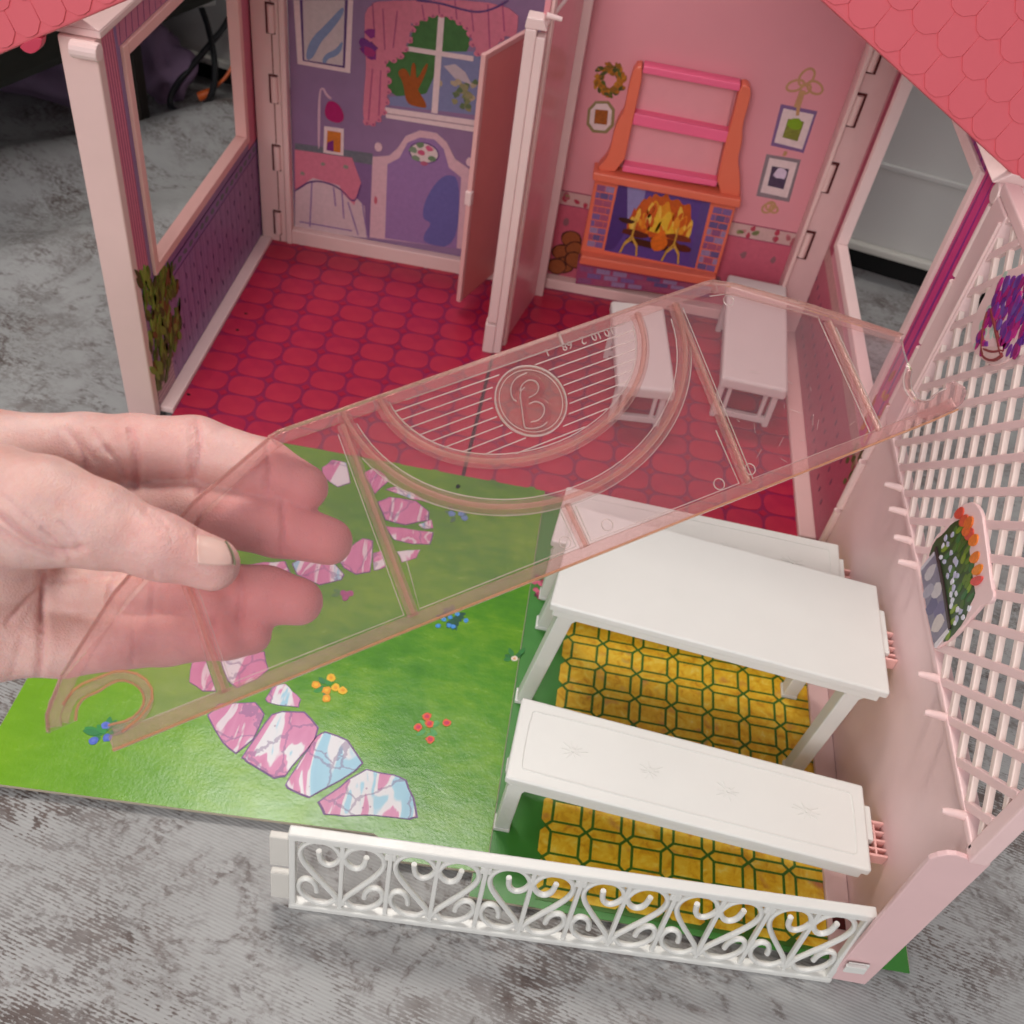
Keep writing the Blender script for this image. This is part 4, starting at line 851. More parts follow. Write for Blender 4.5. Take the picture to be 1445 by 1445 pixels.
bracket(.474, .0595, .008, .2165); bracket(.386, .1045, .008, .2155); bracket(.289, .0595, .008, .2155)
# tulip plaque
fr = FXr(TX - .0026)
plq = B().prism(smooth_poly([(0.4, 0.20677), (0.39289, 0.21602), (0.3809, 0.22016), (0.36996, 0.21814), (0.35462, 0.21543), (0.33874, 0.21237), (0.33424, 0.21343), (0.33219, 0.209), (0.33718, 0.20202), (0.33769, 0.19602), (0.33886, 0.18632), (0.33928, 0.17733), (0.34398, 0.16144), (0.34715, 0.15269), (0.36513, 0.15198), (0.40008, 0.15384), (0.40275, 0.16261), (0.40694, 0.17335), (0.4023, 0.18937), (0.40245, 0.20081)], 1), fr, -.001, .0012).build('tulip_plaque', m_tr, tr, .0004)
fr = FXr(TX - .0038)
decal('bush_print', fr, [(0.40472, 0.17371), (0.40036, 0.18398), (0.39902, 0.19356), (0.39271, 0.20363), (0.38234, 0.2049), (0.36996, 0.20256), (0.35905, 0.20075), (0.34952, 0.19944), (0.3454, 0.19902), (0.34432, 0.19222), (0.34021, 0.18539), (0.34146, 0.16855), (0.34544, 0.16035), (0.34525, 0.17138), (0.39851, 0.17292), (0.40001, 0.16359)], ink('2a4a1e', .4, .4, 400), plq, 1)
random.seed(17)
LV = [(0.39931, 0.17769), (0.34188, 0.18606), (0.39615, 0.19387), (0.34383, 0.17893), (0.36417, 0.20023)]
for k, P in enumerate([[(0.39369, 0.19733), (0.39277, 0.19758), (0.39143, 0.19725), (0.39005, 0.19642), (0.38911, 0.1952), (0.38901, 0.19379), (0.38976, 0.19258), (0.39105, 0.19199), (0.39239, 0.19232), (0.39342, 0.19347), (0.394, 0.19503), (0.39409, 0.19644)], [(0.38649, 0.19946), (0.38565, 0.19959), (0.38456, 0.19902), (0.38352, 0.1979), (0.38292, 0.19642), (0.38307, 0.19486), (0.38393, 0.19364), (0.38514, 0.1932), (0.38624, 0.19377), (0.38692, 0.1952), (0.38714, 0.19699), (0.38698, 0.19854)], [(0.37916, 0.20004), (0.37841, 0.20006), (0.37757, 0.19926), (0.37686, 0.19787), (0.3766, 0.19615), (0.37699, 0.19446), (0.37794, 0.19325), (0.37905, 0.19295), (0.3799, 0.19375), (0.38025, 0.19543), (0.38014, 0.19743), (0.37974, 0.19911)], [(0.37643, 0.19563), (0.37578, 0.19554), (0.37518, 0.19453), (0.37479, 0.19286), (0.37486, 0.19089), (0.3755, 0.18905), (0.37655, 0.18783), (0.37758, 0.18767), (0.37819, 0.1887), (0.3782, 0.19064), (0.37775, 0.19286), (0.3771, 0.19468)], [(0.37747, 0.20475), (0.37692, 0.20454), (0.37658, 0.20335), (0.37654, 0.20148), (0.37694, 0.19935), (0.37783, 0.19747), (0.37896, 0.19633), (0.37989, 0.19633), (0.38023, 0.19755), (0.37989, 0.19965), (0.37911, 0.20198), (0.37822, 0.20384)], [(0.37288, 0.19922), (0.37206, 0.19938), (0.37094, 0.19889), (0.36982, 0.19787), (0.36913, 0.19649), (0.36917, 0.19501), (0.36995, 0.19381), (0.37112, 0.19334), (0.37224, 0.19383), (0.37302, 0.19516), (0.37337, 0.19684), (0.37331, 0.19833)], [(0.36555, 0.201), (0.36482, 0.20105), (0.36393, 0.20033), (0.36313, 0.19905), (0.36275, 0.19743), (0.36303, 0.19581), (0.36388, 0.19463), (0.36497, 0.1943), (0.36587, 0.19502), (0.36632, 0.19659), (0.36635, 0.19849), (0.36607, 0.2001)], [(0.36719, 0.19711), (0.36653, 0.19705), (0.36586, 0.19612), (0.36537, 0.19455), (0.36532, 0.19267), (0.36585, 0.1909), (0.36683, 0.18971), (0.36786, 0.18951), (0.36853, 0.19046), (0.36866, 0.1923), (0.36834, 0.19443), (0.36781, 0.19619)], [(0.35802, 0.20191), (0.35746, 0.20174), (0.35704, 0.20062), (0.35686, 0.19885), (0.3571, 0.19682), (0.35783, 0.19499), (0.35885, 0.19386), (0.35976, 0.19382), (0.36018, 0.19496), (0.36001, 0.19696), (0.35942, 0.1992), (0.35869, 0.20101)], [(0.36171, 0.19584), (0.36089, 0.19604), (0.35974, 0.19562), (0.35855, 0.1947), (0.35777, 0.19341), (0.35772, 0.19198), (0.35842, 0.1908), (0.35956, 0.19029), (0.36073, 0.1907), (0.36159, 0.19193), (0.36204, 0.19354), (0.36209, 0.19497)], [(0.35378, 0.19861), (0.35305, 0.1987), (0.35212, 0.19806), (0.35123, 0.19686), (0.35076, 0.19533), (0.35093, 0.19378), (0.35171, 0.1926), (0.35278, 0.19224), (0.35372, 0.19288), (0.35427, 0.19436), (0.35442, 0.19617), (0.35424, 0.19773)], [(0.35304, 0.19386), (0.35237, 0.19384), (0.35165, 0.19298), (0.35106, 0.1915), (0.35088, 0.18971), (0.35129, 0.18799), (0.35219, 0.1868), (0.3532, 0.18656), (0.35393, 0.18744), (0.35418, 0.18918), (0.35401, 0.19124), (0.35359, 0.19295)], [(0.34728, 0.19863), (0.34671, 0.19849), (0.34621, 0.19744), (0.34593, 0.19575), (0.34604, 0.19378), (0.34666, 0.19199), (0.34761, 0.19085), (0.34852, 0.19077), (0.34902, 0.19184), (0.34897, 0.19377), (0.34851, 0.19596), (0.34789, 0.19773)], [(0.35151, 0.1889), (0.3507, 0.18914), (0.3495, 0.1888), (0.34825, 0.18797), (0.34738, 0.18676), (0.34724, 0.18538), (0.34787, 0.18419), (0.349, 0.18363), (0.3502, 0.18397), (0.35115, 0.18512), (0.35171, 0.18665), (0.35184, 0.18803)], [(0.38435, 0.19461), (0.38352, 0.19474), (0.38246, 0.19413), (0.38146, 0.19296), (0.38091, 0.19143), (0.38109, 0.18983), (0.38197, 0.18859), (0.38317, 0.18816), (0.38423, 0.18876), (0.38487, 0.19024), (0.38505, 0.19208), (0.38486, 0.19368)], [(0.39043, 0.19501), (0.38967, 0.19502), (0.38885, 0.19418), (0.38818, 0.19271), (0.38798, 0.1909), (0.38846, 0.18913), (0.38948, 0.18788), (0.39063, 0.18759), (0.39146, 0.18844), (0.39174, 0.1902), (0.39155, 0.19229), (0.39106, 0.19405)], [(0.38494, 0.18802), (0.38428, 0.18791), (0.38371, 0.18684), (0.38338, 0.18509), (0.38352, 0.18301), (0.38425, 0.18109), (0.38536, 0.17983), (0.38642, 0.17967), (0.38699, 0.18077), (0.38693, 0.1828), (0.38639, 0.18513), (0.38566, 0.18703)], [(0.38984, 0.18778), (0.38928, 0.18755), (0.38897, 0.18626), (0.38902, 0.18424), (0.38954, 0.18193), (0.39055, 0.17989), (0.39177, 0.17865), (0.39274, 0.17865), (0.39304, 0.17998), (0.3926, 0.18225), (0.39167, 0.18478), (0.39067, 0.18679)], [(0.37431, 0.18769), (0.37348, 0.18786), (0.37237, 0.18733), (0.37128, 0.18625), (0.37063, 0.1848), (0.37071, 0.18324), (0.37152, 0.18199), (0.37271, 0.1815), (0.37382, 0.18203), (0.37457, 0.18342), (0.37487, 0.1852), (0.37477, 0.18676)], [(0.36621, 0.18395), (0.36546, 0.184), (0.36459, 0.18324), (0.36381, 0.18187), (0.36347, 0.18014), (0.36379, 0.17842), (0.36469, 0.17715), (0.3658, 0.1768), (0.36668, 0.17757), (0.3671, 0.17925), (0.36708, 0.18127), (0.36675, 0.18299)], [(0.35333, 0.18237), (0.35269, 0.18231), (0.35205, 0.18133), (0.35158, 0.1797), (0.35154, 0.17775), (0.35206, 0.17591), (0.35301, 0.17467), (0.35401, 0.17447), (0.35465, 0.17546), (0.35477, 0.17737), (0.35446, 0.17958), (0.35393, 0.18141)], [(0.34778, 0.17952), (0.34723, 0.17935), (0.34682, 0.17816), (0.34666, 0.17627), (0.34691, 0.1741), (0.34765, 0.17214), (0.34866, 0.17093), (0.34956, 0.17087), (0.34998, 0.17209), (0.34979, 0.17423), (0.34918, 0.17663), (0.34845, 0.17856)], [(0.34617, 0.17105), (0.34538, 0.17127), (0.34425, 0.17083), (0.34309, 0.16986), (0.34233, 0.16849), (0.34228, 0.16697), (0.34296, 0.1657), (0.34408, 0.16514), (0.34522, 0.16557), (0.34606, 0.16688), (0.3465, 0.16859), (0.34654, 0.17011)], [(0.36035, 0.19089), (0.3596, 0.19097), (0.35868, 0.19028), (0.35782, 0.18902), (0.35739, 0.18741), (0.35762, 0.18578), (0.35845, 0.18456), (0.35954, 0.18419), (0.36048, 0.18488), (0.36099, 0.18644), (0.36108, 0.18834), (0.36084, 0.18997)], [(0.36725, 0.19169), (0.36657, 0.19165), (0.36587, 0.19074), (0.36533, 0.18919), (0.36523, 0.18732), (0.36573, 0.18553), (0.3667, 0.18431), (0.36775, 0.18408), (0.36846, 0.18501), (0.36864, 0.18684), (0.36837, 0.18897), (0.36786, 0.19075)], [(0.3886, 0.20357), (0.38799, 0.20341), (0.38754, 0.20228), (0.38738, 0.20047), (0.38769, 0.19839), (0.38852, 0.19651), (0.38966, 0.19533), (0.39067, 0.19527), (0.39112, 0.19642), (0.39089, 0.19847), (0.3902, 0.20078), (0.38936, 0.20264)], [(0.38384, 0.20325), (0.38297, 0.20346), (0.38174, 0.20306), (0.38048, 0.20216), (0.37965, 0.20089), (0.3796, 0.19947), (0.38036, 0.19829), (0.38158, 0.19777), (0.38282, 0.19816), (0.38374, 0.19938), (0.38422, 0.20096), (0.38425, 0.20238)], [(0.38267, 0.19817), (0.38186, 0.19828), (0.38085, 0.19764), (0.37989, 0.19644), (0.37939, 0.19489), (0.37961, 0.19328), (0.38049, 0.19206), (0.38167, 0.19166), (0.3827, 0.1923), (0.38328, 0.1938), (0.38341, 0.19565), (0.38319, 0.19725)], [(0.37331, 0.20455), (0.37261, 0.20453), (0.37185, 0.20369), (0.37123, 0.20225), (0.37105, 0.20049), (0.3715, 0.1988), (0.37244, 0.19762), (0.37351, 0.19738), (0.37428, 0.19823), (0.37454, 0.19995), (0.37435, 0.20196), (0.3739, 0.20364)], [(0.36629, 0.205), (0.36568, 0.20487), (0.36516, 0.20383), (0.36486, 0.20216), (0.36499, 0.20021), (0.36565, 0.19842), (0.36667, 0.19727), (0.36763, 0.19717), (0.36816, 0.19823), (0.3681, 0.20015), (0.36761, 0.20233), (0.36695, 0.2041)], [(0.36952, 0.19863), (0.36866, 0.19887), (0.3674, 0.19855), (0.36608, 0.19775), (0.36517, 0.19657), (0.36503, 0.19521), (0.3657, 0.19404), (0.36688, 0.19348), (0.36815, 0.1938), (0.36915, 0.19491), (0.36973, 0.19641), (0.36987, 0.19777)], [(0.36261, 0.20446), (0.36183, 0.20458), (0.3608, 0.20403), (0.35979, 0.20295), (0.35919, 0.20153), (0.35929, 0.20005), (0.36005, 0.19889), (0.36116, 0.19848), (0.36219, 0.19903), (0.36288, 0.20039), (0.36314, 0.2021), (0.36304, 0.20359)], [(0.35651, 0.19885), (0.35582, 0.19887), (0.355, 0.1981), (0.35429, 0.19675), (0.35399, 0.19508), (0.3543, 0.19343), (0.35516, 0.19225), (0.3562, 0.19196), (0.35702, 0.19274), (0.3574, 0.19437), (0.35736, 0.19631), (0.35703, 0.19795)]]):
    decal('leaf_print', fr, P, ink(random.choice(['5a7a1e', '7a9428', '3f5f1c', '2f6a34', '486e2a'])), plq, 2 + k % 3)
for k, p in enumerate([(0.39582, 0.18516), (0.39402, 0.18158), (0.39072, 0.18609), (0.39181, 0.19218), (0.3897, 0.17703), (0.3843, 0.17933), (0.37711, 0.18925), (0.3744, 0.18956), (0.37594, 0.18323), (0.37414, 0.17972), (0.36934, 0.18621), (0.36698, 0.18802), (0.36754, 0.18276), (0.3637, 0.18264), (0.36249, 0.17942), (0.35904, 0.18355), (0.3581, 0.17909), (0.3566, 0.17714), (0.35011, 0.18139), (0.34709, 0.1842), (0.34321, 0.19177), (0.3461, 0.17982), (0.34544, 0.17688), (0.34267, 0.18507), (0.38354, 0.18757)]):
    decal('blossom_print', fr, ell(p, .0016, .0016, 7, 0, .35), ink(random.choice(['d8d4e0', 'b8b4cc', 'e0dce4'])), plq, 6)
for k, P in enumerate([[(0.3979, 0.20663), (0.39643, 0.20704), (0.39494, 0.20648), (0.39383, 0.20512), (0.39367, 0.20312), (0.39479, 0.20082), (0.39691, 0.19882), (0.39919, 0.19786), (0.40071, 0.19841), (0.40104, 0.20033), (0.4004, 0.20288), (0.39925, 0.20519)], [(0.39056, 0.20864), (0.38908, 0.20913), (0.38747, 0.20874), (0.38616, 0.20758), (0.38576, 0.20577), (0.38666, 0.20357), (0.38863, 0.20157), (0.39088, 0.2005), (0.39252, 0.20088), (0.39309, 0.20261), (0.39272, 0.205), (0.3918, 0.2072)], [(0.38576, 0.21228), (0.38431, 0.21276), (0.38273, 0.21237), (0.38143, 0.21122), (0.38103, 0.20944), (0.38189, 0.20728), (0.38381, 0.20532), (0.38602, 0.20429), (0.38763, 0.20467), (0.3882, 0.20637), (0.38786, 0.20871), (0.38696, 0.21088)], [(0.37958, 0.21017), (0.37815, 0.21064), (0.37659, 0.21026), (0.3753, 0.20912), (0.37489, 0.20734), (0.37572, 0.20519), (0.3776, 0.20323), (0.37976, 0.20219), (0.38136, 0.20256), (0.38194, 0.20426), (0.38162, 0.2066), (0.38075, 0.20876)], [(0.38416, 0.2085), (0.38267, 0.20908), (0.38095, 0.20886), (0.37945, 0.2079), (0.37883, 0.20626), (0.37951, 0.20416), (0.38134, 0.20214), (0.38356, 0.20097), (0.38532, 0.20118), (0.38611, 0.20272), (0.386, 0.20496), (0.38528, 0.20707)], [(0.37298, 0.21273), (0.37163, 0.2131), (0.37024, 0.21256), (0.36916, 0.21126), (0.36894, 0.20936), (0.36991, 0.20718), (0.37181, 0.2053), (0.37389, 0.2044), (0.37531, 0.20494), (0.37568, 0.20676), (0.37517, 0.20918), (0.37418, 0.21136)], [(0.36359, 0.21033), (0.36233, 0.21061), (0.36109, 0.20993), (0.36022, 0.20846), (0.36018, 0.20644), (0.36125, 0.20421), (0.36316, 0.20238), (0.36514, 0.20161), (0.3664, 0.2023), (0.36658, 0.20426), (0.3659, 0.20677), (0.36481, 0.20899)], [(0.35485, 0.21066), (0.35373, 0.21075), (0.3528, 0.20979), (0.35232, 0.20802), (0.35265, 0.20578), (0.35396, 0.20351), (0.35591, 0.20182), (0.35773, 0.20132), (0.35867, 0.20231), (0.35847, 0.2045), (0.35744, 0.20715), (0.35612, 0.2094)], [(0.34869, 0.20874), (0.34784, 0.20847), (0.34749, 0.20702), (0.34774, 0.20475), (0.34876, 0.20217), (0.3505, 0.19988), (0.35252, 0.19851), (0.35402, 0.19852), (0.35437, 0.20002), (0.35346, 0.20258), (0.35179, 0.2054), (0.35005, 0.20765)]]):
    decal('tulip_print', fr, P, ink(['d2503c', 'd4583a', 'd8702e', 'd05040', 'dc6a30', 'e07a2a', 'e07a2a', 'e68428', 'd8504a'][k], .4, .35, 500), plq, 7 + k % 3)
decal('planter_print', fr, [(0.39965, 0.15568), (0.39704, 0.17312), (0.34553, 0.17149), (0.34756, 0.15402), (0.36786, 0.15341)], ink('7c7688', .4, .3, 250), plq, 7)
decal('planter_edge', fr, strip([(0.39857, 0.17474), (0.37417, 0.17405), (0.34582, 0.1716)], .0022), ink('2e1c1c'), plq, 9)
decal('planter_edge', fr, strip([(0.39913, 0.15628), (0.39658, 0.17221)], .002), ink('c4bcc4'), plq, 9)
decal('planter_edge', fr, strip([(0.34773, 0.1548), (0.34606, 0.17032)], .0022), ink('d8d0d4'), plq, 9)
for k, p in enumerate([(0.38985, 0.16446), (0.3745, 0.16695), (0.38115, 0.15901), (0.35719, 0.16192), (0.36264, 0.16683), (0.37019, 0.15947)]):
    decal('planter_panel', fr, ell(p, .0042, .0068, 10, .3, .2), ink(['b8b0b4', 'c0b8ba', 'a09aa8', 'c8bcb8', '6a6486', '5e5a7c'][k]), plq, 8)
# hanging basket plaque
plq2 = B().prism(smooth_poly([(0.48837, 0.29014), (0.47602, 0.30046), (0.45622, 0.3136), (0.43725, 0.31515), (0.426, 0.30649), (0.43023, 0.29099), (0.43541, 0.27938), (0.43614, 0.27211), (0.44588, 0.26057), (0.46073, 0.25358), (0.47751, 0.24835), (0.48984, 0.25067), (0.49487, 0.26163), (0.49519, 0.27221), (0.49247, 0.28039)], 1), FXr(TX - .0026), -.001, .0012).build('basket_plaque', m_tr, tr, .0004)
random.seed(23)
qd = [(0.48562, 0.29001), (0.44584, 0.31675), (0.43415, 0.28284), (0.47693, 0.25449)]
for k in range(170):
    a, b = random.random(), random.random(); p = bil(qd, a, b)
    if a < .5 and b > .66 and a > .1 and random.random() < .75: continue
    decal('petal_print', fr, leaf(p, random.uniform(.006, .010), random.uniform(.0034, .005), -1.9 + random.uniform(-.35, .35)), ink(random.choice(['8a1a78', 'a81a72', '5e2a84', '74308c', 'b82a80', '96206a', '6a4a9a'])), plq2, 2 + k % 9)
for k in range(26):
    a, b = random.choice([(random.uniform(-.05, .05), random.random()), (random.random(), random.uniform(-.06, .03)), (random.random(), random.uniform(.85, 1.1))])
    decal('sprig_print', fr, ell(bil(qd, a, b), .0026, .0017, 7, random.random() * 3, .4), ink(random.choice(['9fb8a4', 'b4c8b8', 'c4d4c8'])), plq2, 1 + k % 2)
for pts in ([(0.48071, 0.26978), (0.47605, 0.26274), (0.46298, 0.25561), (0.45399, 0.25855), (0.44667, 0.26359), (0.44269, 0.26981)], [(0.47859, 0.27307), (0.4608, 0.27124), (0.44335, 0.26932)], [(0.46368, 0.25843), (0.45241, 0.26442), (0.44474, 0.27148)]):
    decal('basket_print', fr, strip(pts, .0012), ink('8a3a3c'), plq2, 13)
decal('basket_print', fr, [(0.46638, 0.25787), (0.44735, 0.27183), (0.44324, 0.26848), (0.44804, 0.26256), (0.45692, 0.25729)], ink('d8b4b0'), plq2, 12)

# ================================================================== white scroll fence
fa = Vector((-0.08162, 0.22378)); fb = Vector((0.2135, 0.23761))
fu = (fb - fa).normalized(); FL = (fb - fa).length; fnn = Vector((fu.y, -fu.x)); FH = .0718; FZB = -.0065
def FF(a, b, n): p = fa + fu * a + fnn * n; return (p.x, p.y + b * .095, FZB + b)
fence = thing('fence', ((fa.x + fb.x) / 2, (fa.y + fb.y) / 2, FZB), 'low white toy fence of heart scrolls across the front', 'fence')
B().prism(rect(-.001, FL + .001, FH - .0052, FH), FF, -.0030, .0030).build('top_rail', m_white, fence, .0009)
B().prism(rect(-.001, FL + .001, 0, .0042), FF, -.0030, .0030).build('bottom_rail', m_white, fence, .0009)
B().prism(rect(-.0008, .0026, .0042, FH - .0052), FF, -.0022, .0022).build('end_post', m_white, fence, .0007)
B().prism(rect(FL - .0026, FL + .0008, .0042, FH - .0052), FF, -.0022, .0022).build('end_post', m_white, fence, .0007)
NC = 12; cwd = (FL - .004) / NC; zb_, zt_ = .0042, FH - .0052; hh = zt_ - zb_
S_main = [(.99, .78), (.86, .92), (.62, .985), (.30, .96), (.10, .83), (.14, .67), (.38, .49), (.68, .30), (.88, .17), (.97, .06)]
S_top = [(.50, .83), (.54, .69), (.70, .63), (.88, .68), (.99, .80)]
S_bot = [(.92, .12), (.72, .015), (.42, .02), (.16, .12), (.06, .26), (.16, .38), (.34, .38), (.46, .30), (.48, .20)]
for i in range(NC):
    xo = .002 + i * cwd; flip = i % 2 == 1
    g = B()
    for S in (S_main, S_top, S_bot):
        S = smooth_poly(S, 2, False)
        g.tube([FF(xo + (1 - a if flip else a) * cwd, zb_ + b * hh, 0) for a, b in S], .00155, 8)
    g.build('scroll', m_white, fence, smooth=True)
for i in range(1, NC):
    x = .002 + i * cwd
    B().prism(rect(x - .0012, x + .0012, zb_ - .001, zt_ + .001), FF, -.0014, .0014).build('bar', m_white, fence, .0005)
    zc = zb_ + (.08 if i % 2 else .90) * hh
    B().prism(rect(x - .003, x + .003, zc - .003, zc + .003), FF, -.0012, .0012).build('knot', m_white, fence, .0009)
for z0, z1 in ((.008, .032), (.040, .066)):
    B().prism(rect(-.0105, -.0006, z0, z1), FF, -.002, .002).build('hinge_tab', mat('aged white plastic', (.66, .63, .58), .45), fence, .0007)
B().prism(rect(FL + .0005, FL + .012, .020, .030), FF, .0048, .0060).build('hook', m_white, fence, .0006)
B().prism(rect(FL - .001, FL + .010, .0285, .030), FF, .0060, .0080).build('hook', m_white, fence, .0004)


# ================================================================== translucent pink gable panel held in the hand
PO, PU_, PV_, PN_ = [Vector(a) for a in [[0.025719, 0.230935, 0.300084], [0.809283, 0.575389, 0.118272], [-0.553313, 0.679077, 0.482389], [0.197246, -0.455831, 0.867936]]]
def FP(a, b, n): return tuple(PO + PU_ * (a / 1000) + PV_ * (b / 1000) + PN_ * (n / 1000))   # millimetres
def m_clear(name, trans, dif, wgt, rough, sparkle=0.0, spec=1.0):
    t = NT(name); t.t.nodes.remove(t.b)
    tr_ = t.n('ShaderNodeBsdfTransparent', {'Color': trans + (1,)})
    d = t.n('ShaderNodeBsdfDiffuse', {'Color': dif + (1,)}); tl = t.n('ShaderNodeBsdfTranslucent', {'Color': dif + (1,)})
    dm = t.n('ShaderNodeMixShader', {0: .45, 1: d.outputs[0], 2: tl.outputs[0]})
    wv = t.math('MULTIPLY', t.math('ADD', .75, t.math('MULTIPLY', t.noise(38, 4, .6), .5)), wgt)
    if sparkle: wv = t.math('ADD', wv, t.math('MULTIPLY', t.math('SUBTRACT', t.noise(1500, 2, .6), .45), sparkle), clamp=True)
    mx = t.n('ShaderNodeMixShader', {0: wv, 1: tr_.outputs[0], 2: dm.outputs[0]})
    bp = t.n('ShaderNodeBump', {'Height': t.noise(900 if sparkle else 25, 3), 'Strength': .35 if sparkle else .03, 'Distance': .0004})
    gl = t.n('ShaderNodeBsdfGlossy', {'Color': (1, 1, 1, 1), 'Roughness': rough, 'Normal': bp.outputs[0]})
    fz = t.n('ShaderNodeFresnel', {'IOR': 1.45})
    fin = t.n('ShaderNodeMixShader', {0: t.math('MULTIPLY', fz.outputs[0], spec, clamp=True), 1: mx.outputs[0], 2: gl.outputs[0]})
    t.link(fin.outputs[0], t.out.inputs[0]); return t.m
m_sheet = m_clear('clear pink plastic', (.998, .905, .915), (1.0, .68, .71), .048, .04, 0.0, .8)
m_frost = m_clear('frosted pink plastic', (.975, .88, .87), (1.0, .66, .63), .125, .25, .40, .8)
m_edge = m_clear('edge glow tint', (.95, .76, .66), (1.0, .52, .30), .42, .25, .2, .8)  # orange tint paints in the light gathered along the edges
m_ridge = m_clear('pink plastic ridge', (.97, .82, .79), (1.0, .62, .54), .20, .18, .25, .9)
m_bead = m_clear('bright moulded line', (.97, .90, .88), (1.0, .82, .78), .42, .12, .1)
m_disc = m_clear('grained medallion', (.95, .88, .86), (.85, .55, .50), .14, .3, .35, .6)
m_let = m_clear('letter plastic', (.97, .82, .82), (.90, .42, .44), .14, .08)
pnl = thing('plastic_panel', tuple(PO), 'see-through pink plastic gable panel with embossed B, held in the hand', 'plastic panel')
BL = [(-155.7, -0.34), (-154.85, 7.07), (-151.84, 6.76), (-148.68, 6.21), (-144.65, 8.1), (-143.04, 11.05), (-144.08, 14.67), (-147.29, 17.62), (-151.07, 17.61), (-153.86, 16.75), (-158.01, 16.71), (-160.66, 14.92), (-162.18, 11.56), (-169.58, 11.21), (-169.51, 15.15), (-166.8, 19.76), (-160.19, 25.04)]
BR = [(152.77, 32.06), (152.67, 31.04), (151.23, 26.88), (150.41, 22.11), (150.21, 18.84), (147.16, 15.69), (145.75, 12.43), (146.16, 8.16), (148.38, 6.16), (152.03, 5.75), (155.91, 7.34), (160.43, 7.48), (162.5, 9.3), (164.99, 9.3), (168.72, 5.53), (168.29, 3.15), (164.53, 0.24), (159.17, -1.25), (147.78, -1.46)]
topl = [(-84.5, 69.2), (-81.0, 72.2), (-77.5, 73.2)]; topr = [(81.0, 76.0), (88.0, 75.8), (94.5, 72.0)]
outline = BL + topl + topr + [(a, b) for a, b in BR]
outline = [p for i, p in enumerate(outline) if math.hypot(p[0] - outline[i - 1][0], p[1] - outline[i - 1][1]) > .05]
B().prism(outline, FP, 0, 1.1).build('sheet', m_sheet, pnl)
def bar2(pts, wdt, n0, n1, m, name, bev=.00012):
    return B().prism(strip(pts, wdt), FP, n0, n1).build(name, m, pnl, bev, seg=1)
# rim ribs
bar2([(-155.6, 1.9), (-60, 1.9), (60, .9), (148, 1.0), (160, 1.6)], 4.0, 1.1, 2.4, m_frost, 'bottom_rib')
bar2([(-155.7, -.25), (-60, -.35), (60, -1.2), (147.7, -1.8), (159.5, -1.55)], .7, -.4, 3.4, m_edge, 'bottom_edge')
bar2([(-81.5, 69.6), (-79, 70.8), (0, 72.4), (84, 74.0), (88, 73.4)], 3.6, 1.1, 2.3, m_frost, 'top_rib')
bar2([(-83, 72.2), (-79, 73.0), (0, 74.6), (84, 76.2), (88, 75.9)], .6, -.3, 2.9, m_ridge, 'top_edge')
bar2([(-81.5, 70.2), (-110, 58.5), (-140, 40.5), (-160, 23.5), (-167, 15.5), (-167.8, 12)], 4.0, 1.1, 2.3, m_frost, 'slope_rib')
bar2([(-83.0, 71.8), (-111, 60.2), (-141, 42.2), (-161.6, 25.0), (-168.6, 16), (-169.8, 11.2)], .6, -.3, 2.9, m_ridge, 'slope_edge')
bar2([(86, 73.6), (94, 70.2), (120, 53.5), (151.5, 31.6)], 3.8, 1.1, 2.3, m_frost, 'slope_rib')
bar2([(87.5, 75.8), (95, 72.2), (121, 55.4), (152.8, 32.6)], .5, -.3, 2.9, m_ridge, 'slope_edge')
# spokes
for (a, b) in (((-120.8, 48), (-122.2, 3)), ((125.2, 47.5), (123.4, 2.2)), ((-59.6, 68.5), (-62.0, 3)), ((69.2, 72), (64.9, 2.2)), ((-.6, 18.6), (-.2, 3))):
    bar2([a, b], 3.6, 1.1, 1.9, m_frost, 'spoke'); bar2([a, b], 1.3, 1.9, 3.0, m_ridge, 'spoke_ridge')
def arc(a, b, c, t0, t1, k=36): return [(c[0] + a * math.cos(q), c[1] - b * math.sin(q)) for q in (t0 + (t1 - t0) * i / k for i in range(k + 1))]
ai = arc(49.2, 36.0, (4.0, 72.6), -.02, math.pi + .02); ao = arc(63.3, 52.0, (5.2, 72.4), -.0, math.pi - .0)
for P, wdt in ((ai, 4.4), (ao, 4.4)):
    bar2(P, wdt, 1.1, 1.8, m_frost, 'arc_rib'); bar2(P, 1.5, 1.8, 3.2, m_ridge, 'arc_ridge')
# moulded lines in the half round
md = (3.2, 55.8); mr_ = 12.3
ain = lambda v: (4.0 - 46.4 * math.sqrt(max(0, 1 - ((72.6 - v) / 33.2) ** 2)), 4.0 + 46.4 * math.sqrt(max(0, 1 - ((72.6 - v) / 33.2) ** 2)))
for k in range(9):
    v = 67.6 - k * 3.35
    xl, xr = ain(v); h = 13.6 ** 2 - (v - md[1]) ** 2
    segs = [(xl, xr)] if h <= 0 else [(xl, md[0] - math.sqrt(h)), (md[0] + math.sqrt(h), xr)]
    for a, b in segs:
        if b - a > 1: bar2([(a, v - .3), (b, v + .3)], .34, 1.1, 1.65, m_bead, 'moulded_line', 0)
bar2([(-37, 69.9), (0, 70.4), (48, 71.4)], .4, 1.1, 1.7, m_bead, 'moulded_line', 0)
